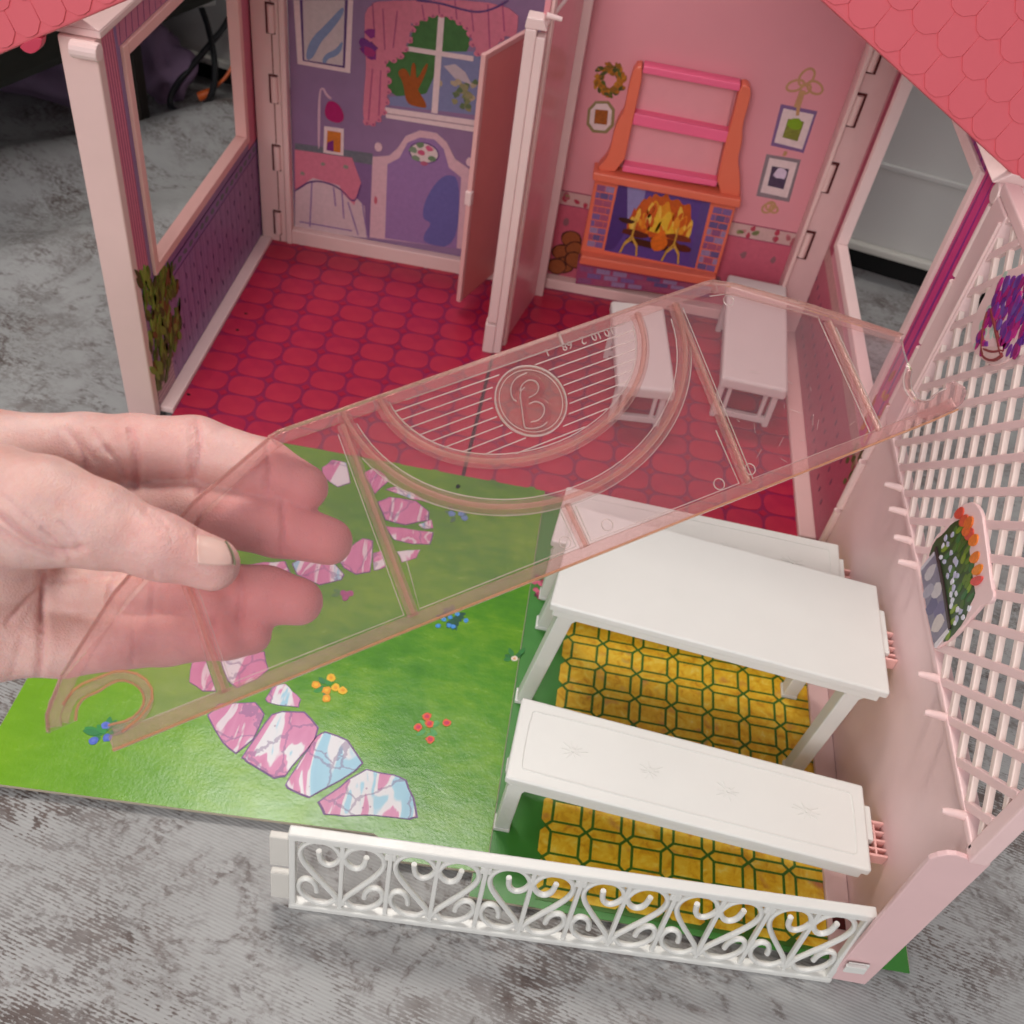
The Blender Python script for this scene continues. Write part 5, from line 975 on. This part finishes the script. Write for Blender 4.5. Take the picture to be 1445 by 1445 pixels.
# inner bright beads along the ribs
for P in (arc(46.5, 33.2, (4.0, 72.6), .1, math.pi - .05), arc(66.0, 54.6, (5.2, 72.4), .3, math.pi - .3), arc(60.6, 49.2, (5.2, 72.4), .1, math.pi - .1)):
    bar2(P, .32, 1.1, 1.6, m_bead, 'moulded_line', 0)
for P in ([(-118.4, 49), (-119.6, 5), (-64.6, 4.6), (-62, 66)], [(-57.3, 20), (-59.3, 4.6), (-3, 4.4), (-3.2, 17)], [(2.6, 17), (2.6, 4.2), (62.2, 3.6), (62.8, 24)], [(71.8, 70), (68, 3.4), (120.6, 2.8), (122.4, 50.5), (92.5, 69.5), (84, 71)], [(127.6, 44.5), (126.2, 3), (143, 2.6)], [(-124.6, 2.9 + 1.3), (-150, 4.3)]):
    bar2(P, .3, 1.1, 1.5, m_bead, 'moulded_line', 0)
# hook collars
bar2([(a, b) for a, b in smooth_poly([(-152, 3.6), (-144.5, 6.2), (-140.2, 10.5), (-141.4, 16.6), (-147, 20.6), (-152.5, 20.6), (-159, 20.6), (-164, 17)], 1, False)], .7, 1.1, 1.8, m_edge, 'collar')
bar2([(a, b) for a, b in smooth_poly([(148.4, 20.6), (144.4, 17), (142.8, 12.6), (144.3, 7)], 1, False)], .7, 1.1, 1.8, m_bead, 'collar')
bar2(smooth_poly([(150.0, 18.9), (147.3, 15.7), (146.0, 12.4), (146.4, 8.3), (148.5, 6.3), (152.0, 5.9), (155.8, 7.4), (160.3, 7.6)], 1, False), .6, -.2, 1.6, m_bead, 'hook_edge')
bar2(smooth_poly([(-154.7, 6.9), (-148.6, 6.0), (-144.5, 8.0), (-143.0, 11.1), (-144.0, 14.8), (-147.3, 17.8), (-151.1, 17.8), (-153.9, 16.9), (-158.1, 16.9), (-160.8, 15.0), (-162.3, 11.5)], 1, False), .6, -.2, 1.6, m_edge, 'hook_edge')
B().prism(strip(smooth_poly([(-154, 4.6), (-147.5, 4.8), (-142.8, 7.6), (-141.6, 11.2), (-143.0, 16.0), (-147.2, 19.3), (-151.6, 19.4), (-155.5, 18.6), (-160, 18.4), (-163.4, 15.4), (-165.2, 12.2)], 2, False), 2.4), FP, 1.1, 1.75).build('hook_band', m_frost, pnl, .0001, seg=1)
B().prism([(143.5, 1.2), (146.5, -1.2), (159.2, -1.1), (164.5, .4), (168.2, 3.2), (168.6, 5.5), (165, 9.1), (162.5, 9.1), (160.4, 7.3), (156, 7.1), (152, 5.5), (148.4, 5.9), (146.0, 8.2), (145.5, 12.4), (147, 15.7), (149.8, 18.9), (148.4, 20.4), (144.8, 17), (143.0, 12.6), (143.2, 6)], FP, 1.1, 1.75).build('hook_band', m_frost, pnl, .0001, seg=1)
# ejector marks
for c in ((90.5, 67.2), (68.6, 6.8), (10.3, 7.2), (-6.0, 7.0), (55.0, 6)):
    P = ell(c, 2.0, 2.0, 18); bar2(P + [P[0]], .28, 1.1, 1.45, m_bead, 'ejector_mark', 0)
# medallion with letter
med = B().disc(md, FP, mr_, 1.1, 1.6, 40).build('medallion', m_disc, pnl, .0001, seg=1)
P = ell(md, mr_ + .2, mr_ + .2, 44); B().prism(strip(P + [P[0]], .5), FP, 1.1, 2.0).build('medallion_rim', m_bead, med)
P = ell(md, mr_ - 1.2, mr_ - 1.2, 44); B().prism(strip(P + [P[0]], .28), FP, 1.6, 1.8).build('medallion_rim', m_bead, med)
def lp(pts): return pts
L1 = [(-2.25, 57.88), (-1.93, 60.21), (-0.43, 62.38), (2.41, 63.89), (5.97, 63.73), (8.51, 62.3), (9.22, 59.81), (7.67, 57.41), (4.96, 56.45), (2.89, 56.89)]
L2 = [(1.91, 60.25), (-0.46, 53.94), (-2.28, 48.16)]
L3 = [(3.21, 56.6), (6.14, 55.02), (7.8, 52.67), (7.34, 50.15), (5.22, 47.99), (2.09, 47.08), (-2.03, 47.93)]
let = B()
for Lx in (L1, L2, L3):
    let.prism(strip(smooth_poly(Lx, 2, False), 2.1), FP, 1.6 + .02 * (Lx is L2) + .04 * (Lx is L3), 2.0 + .02 * (Lx is L2) + .04 * (Lx is L3))
let.build('letter', m_let, med)
for pts in ([(-1.83, 57.2), (-2.82, 58.21), (-2.54, 60.86), (-0.94, 63.45), (2.06, 65.13), (5.77, 65.33)],
            [(2.82, 60.75), (0.54, 59.91), (-1.07, 54.59), (-3.11, 48.01), (-2.4, 47.1), (0.35, 46.22), (3.0, 46.1), (5.18, 46.89)],
            [(0.73, 60.12), (2.25, 62.02), (5.13, 62.89), (7.42, 61.9), (7.88, 59.68), (6.45, 57.74), (4.3, 56.99), (2.73, 57.03)],
            [(1.91, 54.9), (4.37, 55.13), (6.35, 53.48), (6.34, 51.16), (4.39, 49.16), (2.27, 48.48), (-0.06, 48.8)]):
    B().prism(strip(smooth_poly(pts, 2, False), .36), FP, 1.6, 2.35).build('letter_line', m_bead, med)
# faint mould number below the top edge, upside down
fc = bpy.data.curves.new('mould_number', 'FONT'); fc.body = '10.10  2  .68    1'; fc.size = .0042; fc.extrude = .00015; fc.align_x = 'CENTER'
fo = bpy.data.objects.new('mould_number', fc); COL.objects.link(fo)
Mx = Matrix(((-PU_.x, -PV_.x, PN_.x, 0), (-PU_.y, -PV_.y, PN_.y, 0), (-PU_.z, -PV_.z, PN_.z, 0), (0, 0, 0, 1)))
fo.matrix_world = Matrix.Translation(Vector(FP(29, 71.6, 1.2))) @ Mx
bpy.context.view_layer.update()
dg = bpy.context.evaluated_depsgraph_get(); me = bpy.data.meshes.new_from_object(fo.evaluated_get(dg)); me.transform(fo.matrix_world); bpy.data.objects.remove(fo)
me.materials.clear(); me.materials.append(m_bead); link('mould_number', me, pnl)
bar2([(22.6, 75.2), (22.2, 70.6)], .7, 1.1, 2.6, m_bead, 'gate_mark', 0)
# scratches and a speck of dirt
random.seed(9)
for k in range(16):
    a, b = random.uniform(72, 120), random.uniform(6, 48)
    if b > 70 - (a - 85) * .6: continue
    q = random.uniform(-1.2, 2.4); l = random.uniform(1, 4.5)
    bar2([(a, b), (a + l * math.cos(q), b + l * math.sin(q))], .10, 1.1, 1.2, m_bead, 'scratch', 0)
sp = (-32.21, 36.86)
B().prism([(sp[0] - .8, sp[1]), (sp[0] - .1, sp[1] - .7), (sp[0] + .8, sp[1] - .3), (sp[0] + .6, sp[1] + .5), (sp[0] - .2, sp[1] + .7)], FP, 1.1, 1.6).build('speck', mat('dirt', (.02, .02, .018), .8), pnl)

# ================================================================== the hand
def skin():
    t = NT('skin'); co = t.coord()
    f = t.noise(60, 5, .6, co); f2 = t.noise(420, 4, .7, co)
    bl = t.n('ShaderNodeAttribute', attribute_name='blush').outputs['Fac']
    c = t.ramp(f, [(.3, (.62, .37, .325)), (.55, (.70, .45, .405)), (.75, (.77, .53, .48))])
    bt = t.math('MULTIPLY', t.math('SUBTRACT', t.noise(130, 4, .65, co, .6), .45), 3.2, clamp=True)
    c = t.mix(t.math('MULTIPLY', bt, .38), c, (.60, .24, .21, 1))
    c = t.mix(t.math('MULTIPLY', f2, .30), c, (.62, .28, .24, 1))
    vein = t.math('SUBTRACT', 1, t.math('MULTIPLY', t.math('ABSOLUTE', t.math('SUBTRACT', t.noise(22, 3, .5, co, .8), .5)), 22), clamp=True)
    c = t.mix(t.math('MULTIPLY', vein, .14), c, (.40, .30, .34, 1))
    c = t.mix(t.math('MULTIPLY', bl, .75, clamp=True), c, (.72, .30, .30, 1))
    t.set(Base_Color=c, Roughness=t.math('ADD', .40, t.math('MULTIPLY', f2, .2)), Specular_IOR_Level=.4, Subsurface_Weight=.35, Subsurface_Radius=(1, .35, .2), Subsurface_Scale=.004)
    vor = t.n('ShaderNodeTexVoronoi', {'Vector': co, 'Scale': 900.0}, feature='DISTANCE_TO_EDGE').outputs[0]
    t.bump(t.math('ADD', t.math('MULTIPLY', t.math('MINIMUM', vor, .25), 1.2), t.math('ADD', t.math('MULTIPLY', t.noise(260, 4, .65, co), .9), t.math('MULTIPLY', t.noise(700, 3, .6, t.n('ShaderNodeMapping', {'Vector': co, 'Rotation': (.3, .5, .9), 'Scale': (1, .25, 1)}).outputs[0]), .7))), .42, .0006)
    return t.m
FING = {
 'index': ([(-0.16966, 0.21841, 0.30642), (-0.14036, 0.22648, 0.30948), (-0.12483, 0.22946, 0.3125), (-0.10605, 0.23268, 0.31425), (-0.08348, 0.2323, 0.31139), (-0.06922, 0.22969, 0.30912)], [15.5, 13.0, 11.2, 10.6, 9.7, 7.7]),
 'middle': ([(-0.16649, 0.20585, 0.2938), (-0.13915, 0.21255, 0.29548), (-0.10384, 0.21921, 0.29999), (-0.07523, 0.2188, 0.29997), (-0.05814, 0.21762, 0.29904)], [16, 12.5, 10.2, 9.6, 7.8]),
 'ring': ([(-0.16173, 0.19031, 0.28155), (-0.1313, 0.19447, 0.2825), (-0.09913, 0.19867, 0.2853), (-0.07408, 0.20017, 0.28785), (-0.06316, 0.19981, 0.28821)], [15.5, 12.0, 9.9, 9.2, 7.7]),
 'little': ([(-0.16015, 0.17501, 0.27511), (-0.13218, 0.1775, 0.27444), (-0.10141, 0.18387, 0.27762), (-0.08304, 0.18739, 0.28045), (-0.07571, 0.18887, 0.28146)], [15.0, 10.5, 8.2, 7.4, 6.6]),
}
PALM = [([(-0.17069, 0.21974, 0.30493), (-0.23347, 0.19611, 0.28935)], [15.5, 18]), ([(-0.16786, 0.20647, 0.28947), (-0.23278, 0.18934, 0.28008)], [17, 19]), ([(-0.16272, 0.19148, 0.2799), (-0.22996, 0.18209, 0.27529)], [16, 18]), ([(-0.15863, 0.17591, 0.27403), (-0.22368, 0.17097, 0.27285)], [15.5, 17]), ([(-0.23065, 0.18637, 0.28054), (-0.29183, 0.17422, 0.27209), (-0.3426, 0.1632, 0.26259)], [23, 26, 29.5])]
THUMB = ([(-0.1832, 0.18879, 0.3054), (-0.15211, 0.18946, 0.31871), (-0.13376, 0.18746, 0.32378), (-0.11811, 0.18751, 0.32255), (-0.09987, 0.18716, 0.31846), (-0.08483, 0.18779, 0.31409)], [19.5, 18.6, 15.6, 12.2, 9.3, 8.0])
THEN = ([(-0.16512, 0.18003, 0.2992), (-0.1504, 0.1856, 0.30026)], [18, 15])
def hand_mesh(h=.00105):
    allp = [p for P, _ in FING.values() for p in P] + [p for P, _ in PALM[:4] for p in P] + list(THUMB[0])
    allp += list(PALM[4][0])
    A = np.array(allp); lo = A.min(0) - .030; hi = A.max(0) + .030
    n = np.ceil((hi - lo) / h).astype(int)
    X, Y, Z = np.meshgrid(*[np.arange(k) * h + l for k, l in zip(n, lo)], indexing='ij')
    G = np.stack([X, Y, Z], -1).astype(np.float32); del X, Y, Z
    def cone(a, b, ra, rb):
        a = np.array(a, np.float32); ab = np.array(b, np.float32) - a
        pa = G - a; t = np.clip(pa @ ab / (ab @ ab), 0, 1)
        return np.sqrt(((pa - t[..., None] * ab) ** 2).sum(-1)) - (ra + (rb - ra) * t)
    def smin(a, b, k):
        q = np.clip(.5 + .5 * (b - a) / k, 0, 1); return b * (1 - q) + a * q - k * q * (1 - q)
    def chain(P, Rr, k):
        d = None
        for i in range(len(P) - 1):
            c = cone(P[i], P[i + 1], Rr[i] / 1000, Rr[i + 1] / 1000); d = c if d is None else smin(d, c, k)
        return d
    palm = None
    for P, Rr in PALM:
        c = chain(P, Rr, .004); palm = c if palm is None else smin(palm, c, .012)
    palm = smin(palm, chain(*THEN, .004), .012)
    out = None; fs = None
    for P, Rr in FING.values():
        f = chain(P, Rr, .0025); fs = f if fs is None else smin(fs, f, .0012)
    out = smin(palm, fs, .006)
    th = chain(*THUMB, .004)
    out = smin(out, th, .007)
    return surface_nets(out, lo, h)
def surface_nets(D, lo, h):
    s = D < 0
    nx, ny, nz = D.shape
    cnt = np.zeros((nx - 1, ny - 1, nz - 1), np.int8); acc = np.zeros((nx - 1, ny - 1, nz - 1, 3), np.float32)
    sl = lambda o, k: slice(o, o + k - 1)
    corners = [(i, j, k) for i in (0, 1) for j in (0, 1) for k in (0, 1)]
    for c in corners:
        for ax in range(3):
            if c[ax]: continue
            e = list(c); e[ax] = 1
            a = D[sl(c[0], nx), sl(c[1], ny), sl(c[2], nz)]; b = D[sl(e[0], nx), sl(e[1], ny), sl(e[2], nz)]
            m = (a < 0) != (b < 0)
            t = np.where(m, a / np.where(m, a - b, 1), 0)
            cnt += m
            for q in range(3):
                acc[..., q] += np.where(m, (t if q == ax else c[q]), 0)
    act = cnt > 0; idx = -np.ones(act.shape, np.int64); ii = np.argwhere(act); idx[act] = np.arange(len(ii))
    V = (ii + acc[act] / cnt[act][:, None]) * h + lo
    F = []
    for ax in range(3):
        a = s[:-1, :, :] if ax == 0 else (s[:, :-1, :] if ax == 1 else s[:, :, :-1])
        b = s[1:, :, :] if ax == 0 else (s[:, 1:, :] if ax == 1 else s[:, :, 1:])
        E = np.argwhere(a != b); flip = a[tuple(E.T)]
        u, v = [(1, 2), (2, 0), (0, 1)][ax]
        ok = (E[:, u] > 0) & (E[:, v] > 0)
        for q in range(3):
            if q != ax: ok &= E[:, q] < act.shape[q]
        E = E[ok]; flip = flip[ok]
        def at(du, dv):
            e = E.copy(); e[:, u] -= du; e[:, v] -= dv; return idx[tuple(e.T)]
        Q = np.stack([at(1, 1), at(0, 1), at(0, 0), at(1, 0)], 1)
        Q = np.where(flip[:, None], Q, Q[:, ::-1]); F.append(Q)
    return V, np.concatenate(F)
HV, HF = hand_mesh()
CRN = np.array(CR)
def toimg(P):
    c = (np.asarray(P) - np.array(CAMPOS)) @ CRN.T; return c[:, :2] / c[:, 2:3]
CREASE = [   # (points, depth mm, half width mm)
 ([(-0.10665, 0.23946, 0.32323), (-0.10341, 0.23078, 0.31785), (-0.10177, 0.22066, 0.31206)], .45, 3.2), ([(-0.08402, 0.23975, 0.31837), (-0.0807, 0.23277, 0.31388), (-0.07952, 0.22348, 0.30864)], .45, 3.0), ([(-0.09956, 0.21925, 0.31082), (-0.09746, 0.21364, 0.30733), (-0.09633, 0.20675, 0.30338)], .45, 3.0), ([(-0.0746, 0.22396, 0.30781), (-0.07142, 0.21648, 0.30309), (-0.0708, 0.20833, 0.29858)], .45, 2.8),
 ([(-0.08204, 0.20187, 0.2976), (-0.07931, 0.19458, 0.29307), (-0.07823, 0.1869, 0.28871)], .45, 2.8), ([(-0.10892, 0.19741, 0.29515), (-0.10702, 0.19193, 0.29176), (-0.10518, 0.1845, 0.28732)], .6, 1.0), ([(-0.08625, 0.18736, 0.29074), (-0.08416, 0.18166, 0.28721), (-0.0835, 0.1764, 0.28423)], .4, 2.6), ([(-0.11006, 0.18213, 0.28709), (-0.10799, 0.17685, 0.28377), (-0.10684, 0.17041, 0.28001)], .5, 1.0), ([(-0.12426, 0.23034, 0.32224), (-0.12036, 0.22206, 0.31693), (-0.11869, 0.21319, 0.3118)], .5, 3.2),
 ([(-0.10697, 0.23826, 0.32266), (-0.10445, 0.23432, 0.31998), (-0.10246, 0.2268, 0.31551), (-0.10281, 0.22117, 0.31256)], .75, .9), ([(-0.10871, 0.23725, 0.3225), (-0.10625, 0.232, 0.31914), (-0.10451, 0.22614, 0.31561), (-0.10386, 0.22168, 0.31307)], .6, .8),
 ([(-0.1251, 0.22878, 0.32159), (-0.12205, 0.22468, 0.31871), (-0.11996, 0.22009, 0.31578), (-0.11885, 0.21439, 0.31247)], 1.0, 1.1), ([(-0.14295, 0.22329, 0.3226), (-0.13872, 0.22091, 0.32038), (-0.13516, 0.21726, 0.31763), (-0.13373, 0.21419, 0.31566)], .9, 1.2),
 ([(-0.13521, 0.22544, 0.32203), (-0.13245, 0.22296, 0.32009), (-0.1284, 0.2205, 0.31787)], .5, 1.0), ([(-0.12987, 0.2217, 0.31884), (-0.12582, 0.21924, 0.31663), (-0.12233, 0.21577, 0.31399)], .45, 1.0), ([(-0.13856, 0.22306, 0.3215), (-0.1364, 0.22041, 0.3196), (-0.13173, 0.21733, 0.31691)], .45, .9),
 ([(-0.0839, 0.23848, 0.31766), (-0.0814, 0.23362, 0.3145), (-0.08006, 0.22544, 0.30981)], .75, .9), ([(-0.10027, 0.21861, 0.31063), (-0.09808, 0.21345, 0.30737), (-0.09741, 0.20745, 0.304)], .6, .9), ([(-0.07465, 0.22246, 0.30701), (-0.07206, 0.21629, 0.30313), (-0.07148, 0.20916, 0.29917)], .7, .9),
 ([(-0.08213, 0.20062, 0.29695), (-0.07971, 0.19446, 0.2931), (-0.07906, 0.18825, 0.28962)], .7, .9), ([(-0.08644, 0.18652, 0.29033), (-0.08456, 0.18155, 0.28724), (-0.0841, 0.177, 0.28469)], .65, .9),
 ([(-0.10311, 0.1897, 0.33132), (-0.10014, 0.18649, 0.329), (-0.09761, 0.18467, 0.32749)], .5, .7), ([(-0.101, 0.18926, 0.33059), (-0.09778, 0.18651, 0.32844), (-0.09611, 0.18365, 0.32662)], .55, .7), ([(-0.09842, 0.18858, 0.32963), (-0.09567, 0.18606, 0.32771), (-0.094, 0.1832, 0.32589)], .5, .7), ([(-0.09562, 0.18722, 0.32828), (-0.09345, 0.18527, 0.32679)], .35, .6), ([(-0.10476, 0.18992, 0.33182), (-0.10214, 0.1866, 0.32953)], .35, .6),
 ([(-0.14726, 0.18379, 0.32686), (-0.13844, 0.1806, 0.32317), (-0.12995, 0.17843, 0.32007), (-0.12368, 0.17834, 0.31856), (-0.11956, 0.18133, 0.31913)], .9, 1.2), ([(-0.14588, 0.1799, 0.32455), (-0.13854, 0.17813, 0.32193), (-0.13124, 0.17652, 0.3194), (-0.12551, 0.17683, 0.31822)], .55, 1.0), ([(-0.13139, 0.18268, 0.32258), (-0.12466, 0.1801, 0.31969), (-0.12175, 0.17726, 0.31756)], .4, .9), ([(-0.12749, 0.18564, 0.32319), (-0.12202, 0.18283, 0.32047), (-0.11919, 0.179, 0.31785)], .35, .9), ([(-0.14365, 0.18725, 0.32779), (-0.13461, 0.18354, 0.32378), (-0.12788, 0.18096, 0.32089)], .3, 1.0),
 ([(-0.14447, 0.19541, 0.28332), (-0.14314, 0.18807, 0.27892), (-0.13961, 0.17806, 0.27255), (-0.13723, 0.16694, 0.26579)], 1.4, 1.4), ([(-0.14639, 0.17429, 0.28446), (-0.1434, 0.18098, 0.2875), (-0.14027, 0.18621, 0.28971)], .6, 1.0), ([(-0.12387, 0.2038, 0.28371), (-0.12415, 0.1975, 0.28024), (-0.1245, 0.1929, 0.27773), (-0.118, 0.1937, 0.27681)], .7, 1.1), ([(-0.14426, 0.19343, 0.28216), (-0.13475, 0.19695, 0.28215), (-0.12481, 0.20103, 0.28236)], .4, 1.0), ([(-0.14589, 0.17734, 0.27345), (-0.14545, 0.16962, 0.26901), (-0.14561, 0.16377, 0.26574)], .35, 1.0),
]
IV = toimg(HV); depth = (HV - np.array(CAMPOS)) @ CRN[2]
me = bpy.data.meshes.new('hand'); me.from_pydata(HV.tolist(), [], HF.tolist()); me.update()
# relax the grid pattern
bm = bmesh.new(); bm.from_mesh(me); bmesh.ops.recalc_face_normals(bm, faces=bm.faces)
for _ in range(5): bmesh.ops.smooth_vert(bm, verts=bm.verts, factor=.5, use_axis_x=True, use_axis_y=True, use_axis_z=True)
bm.normal_update()
HV = np.array([v.co[:] for v in bm.verts]); HN = np.array([v.normal[:] for v in bm.verts])
IV = toimg(HV); depth = (HV - np.array(CAMPOS)) @ CRN[2]
face = -(HN * (HV - np.array(CAMPOS))).sum(1) / np.linalg.norm(HV - np.array(CAMPOS), axis=1)
disp = np.zeros(len(HV))
for pts, dp, wdt in CREASE:
    P3 = np.array(smooth_poly(pts, 2, False)); P = toimg(P3); dm = np.full(len(HV), 9.)
    for a, b in zip(P[:-1], P[1:]):
        ab = b - a; t = np.clip(((IV - a) @ ab) / (ab @ ab), 0, 1)
        dm = np.minimum(dm, np.linalg.norm(IV - a - t[:, None] * ab, axis=1))
    dmm = dm * .31 * 1000; dz = np.abs(depth - ((P3 - np.array(CAMPOS)) @ CRN[2]).mean())
    k = np.clip(face * 1.6, 0, 1) * (dz < .03)
    disp += 1.55 * k * dp * (-np.exp(-(dmm / (wdt * .58)) ** 2) + .16 * np.exp(-((dmm - wdt * 1.9) / (wdt * 1.1)) ** 2))
HV2 = HV + HN * (np.clip(disp, -1.6, .3) / 1000)[:, None]
for v, c in zip(bm.verts, HV2): v.co = c
bm.to_mesh(me); bm.free()
# redder finger ends and knuckle folds
bl = np.zeros(len(HV))
tips = [FING[k][0][-1] for k in FING] + [THUMB[0][-1]]
for q, tpt in enumerate(tips):
    bl += (.6 if q < 4 else .30) * np.exp(-(np.linalg.norm(HV - np.array(tpt), axis=1) / .017) ** 2)
for tpt in (FING['index'][0][3], FING['middle'][0][2], THUMB[0][4], FING['index'][0][2]):
    bl += .28 * np.exp(-(np.linalg.norm(HV - np.array(tpt), axis=1) / .016) ** 2)
bl += np.clip(-disp, 0, 1) * .38
at_ = me.attributes.new('blush', 'FLOAT', 'POINT'); at_.data.foreach_set('value', np.clip(bl, 0, 1).astype(np.float32))
me.polygons.foreach_set('use_smooth', [True] * len(me.polygons)); me.materials.append(skin())
hand = link('hand', me)
tag(hand, "person's bare left hand reaching in, pinching the pink plastic panel", 'hand')
# thumb nail, laid onto the skin
bvh = BVHTree.FromPolygons([tuple(v.co) for v in me.vertices], [tuple(p.vertices) for p in me.polygons])
NQ = [(-0.07636, 0.16091, 0.3582), (-0.07115, 0.16111, 0.35837), (-0.06544, 0.15738, 0.35467), (-0.06588, 0.15569, 0.35302), (-0.06938, 0.15496, 0.35233), (-0.07467, 0.15575, 0.35314)]
q4 = [(-0.07613, 0.16069, 0.35799), (-0.06879, 0.16081, 0.35805), (-0.06502, 0.15643, 0.35374), (-0.07447, 0.15565, 0.35304)]
def nail_grid(q, nu=14, nv=12, lift=.00045):
    V = []; ok = True; q = [Vector(p) for p in q]
    for j in range(nv + 1):
        for i in range(nu + 1):
            a, b = i / nu, j / nv
            # squircle the quad so the nail has a rounded free edge
            aa, bb = 2 * a - 1, 2 * b - 1
            ra = aa * math.sqrt(1 - .22 * bb * bb) if aa > 0 else aa * math.sqrt(1 - .08 * bb * bb); rb = bb * math.sqrt(1 - .32 * max(0, aa) ** 2)
            a, b = (ra + 1) / 2, (rb + 1) / 2
            p = (q[0] * (1 - a) + q[1] * a) * (1 - b) + (q[3] * (1 - a) + q[2] * a) * b
            d = (p - CAMPOS).normalized(); hit, nrm, _, _ = bvh.ray_cast(p, d)
            if hit is None: hit = p + d * .035; nrm = -d
            V.append(hit + nrm * lift * (1 - .3 * bb * bb))
    return V, nu, nv
V, nu, nv = nail_grid(q4)
nb = B(); nb.add(V, [(j * (nu + 1) + i, j * (nu + 1) + i + 1, (j + 1) * (nu + 1) + i + 1, (j + 1) * (nu + 1) + i) for j in range(nv) for i in range(nu)])
tn = NT('nail'); tn.set(Base_Color=tn.mix(tn.noise(160, 3), (.66, .38, .33, 1), (.74, .47, .41, 1)), Roughness=.28, Specular_IOR_Level=.55, Subsurface_Weight=.25, Subsurface_Scale=.003, Subsurface_Radius=(1, .5, .4))
nl = nb.build('thumb_nail', tn.m, hand, smooth=True)
sm = nl.modifiers.new('relax', 'SMOOTH'); sm.iterations = 6; sm.factor = .5
so = nl.modifiers.new('thick', 'SOLIDIFY'); so.thickness = .0006; so.offset = 0

# grime line under the free edge of the nail
edge = [V[j * (nu + 1) + nu] for j in range(nv + 1)]
ge = [p + (p - CAMPOS).normalized() * .0004 + (edge[len(edge) // 2] - V[(nv // 2) * (nu + 1)]).normalized() * .0004 for p in edge]
B().tube([tuple(p) for p in ge], .00038, 6).build('nail_edge', mat('nail grime', (.22, .20, .12), .6), hand, smooth=True)
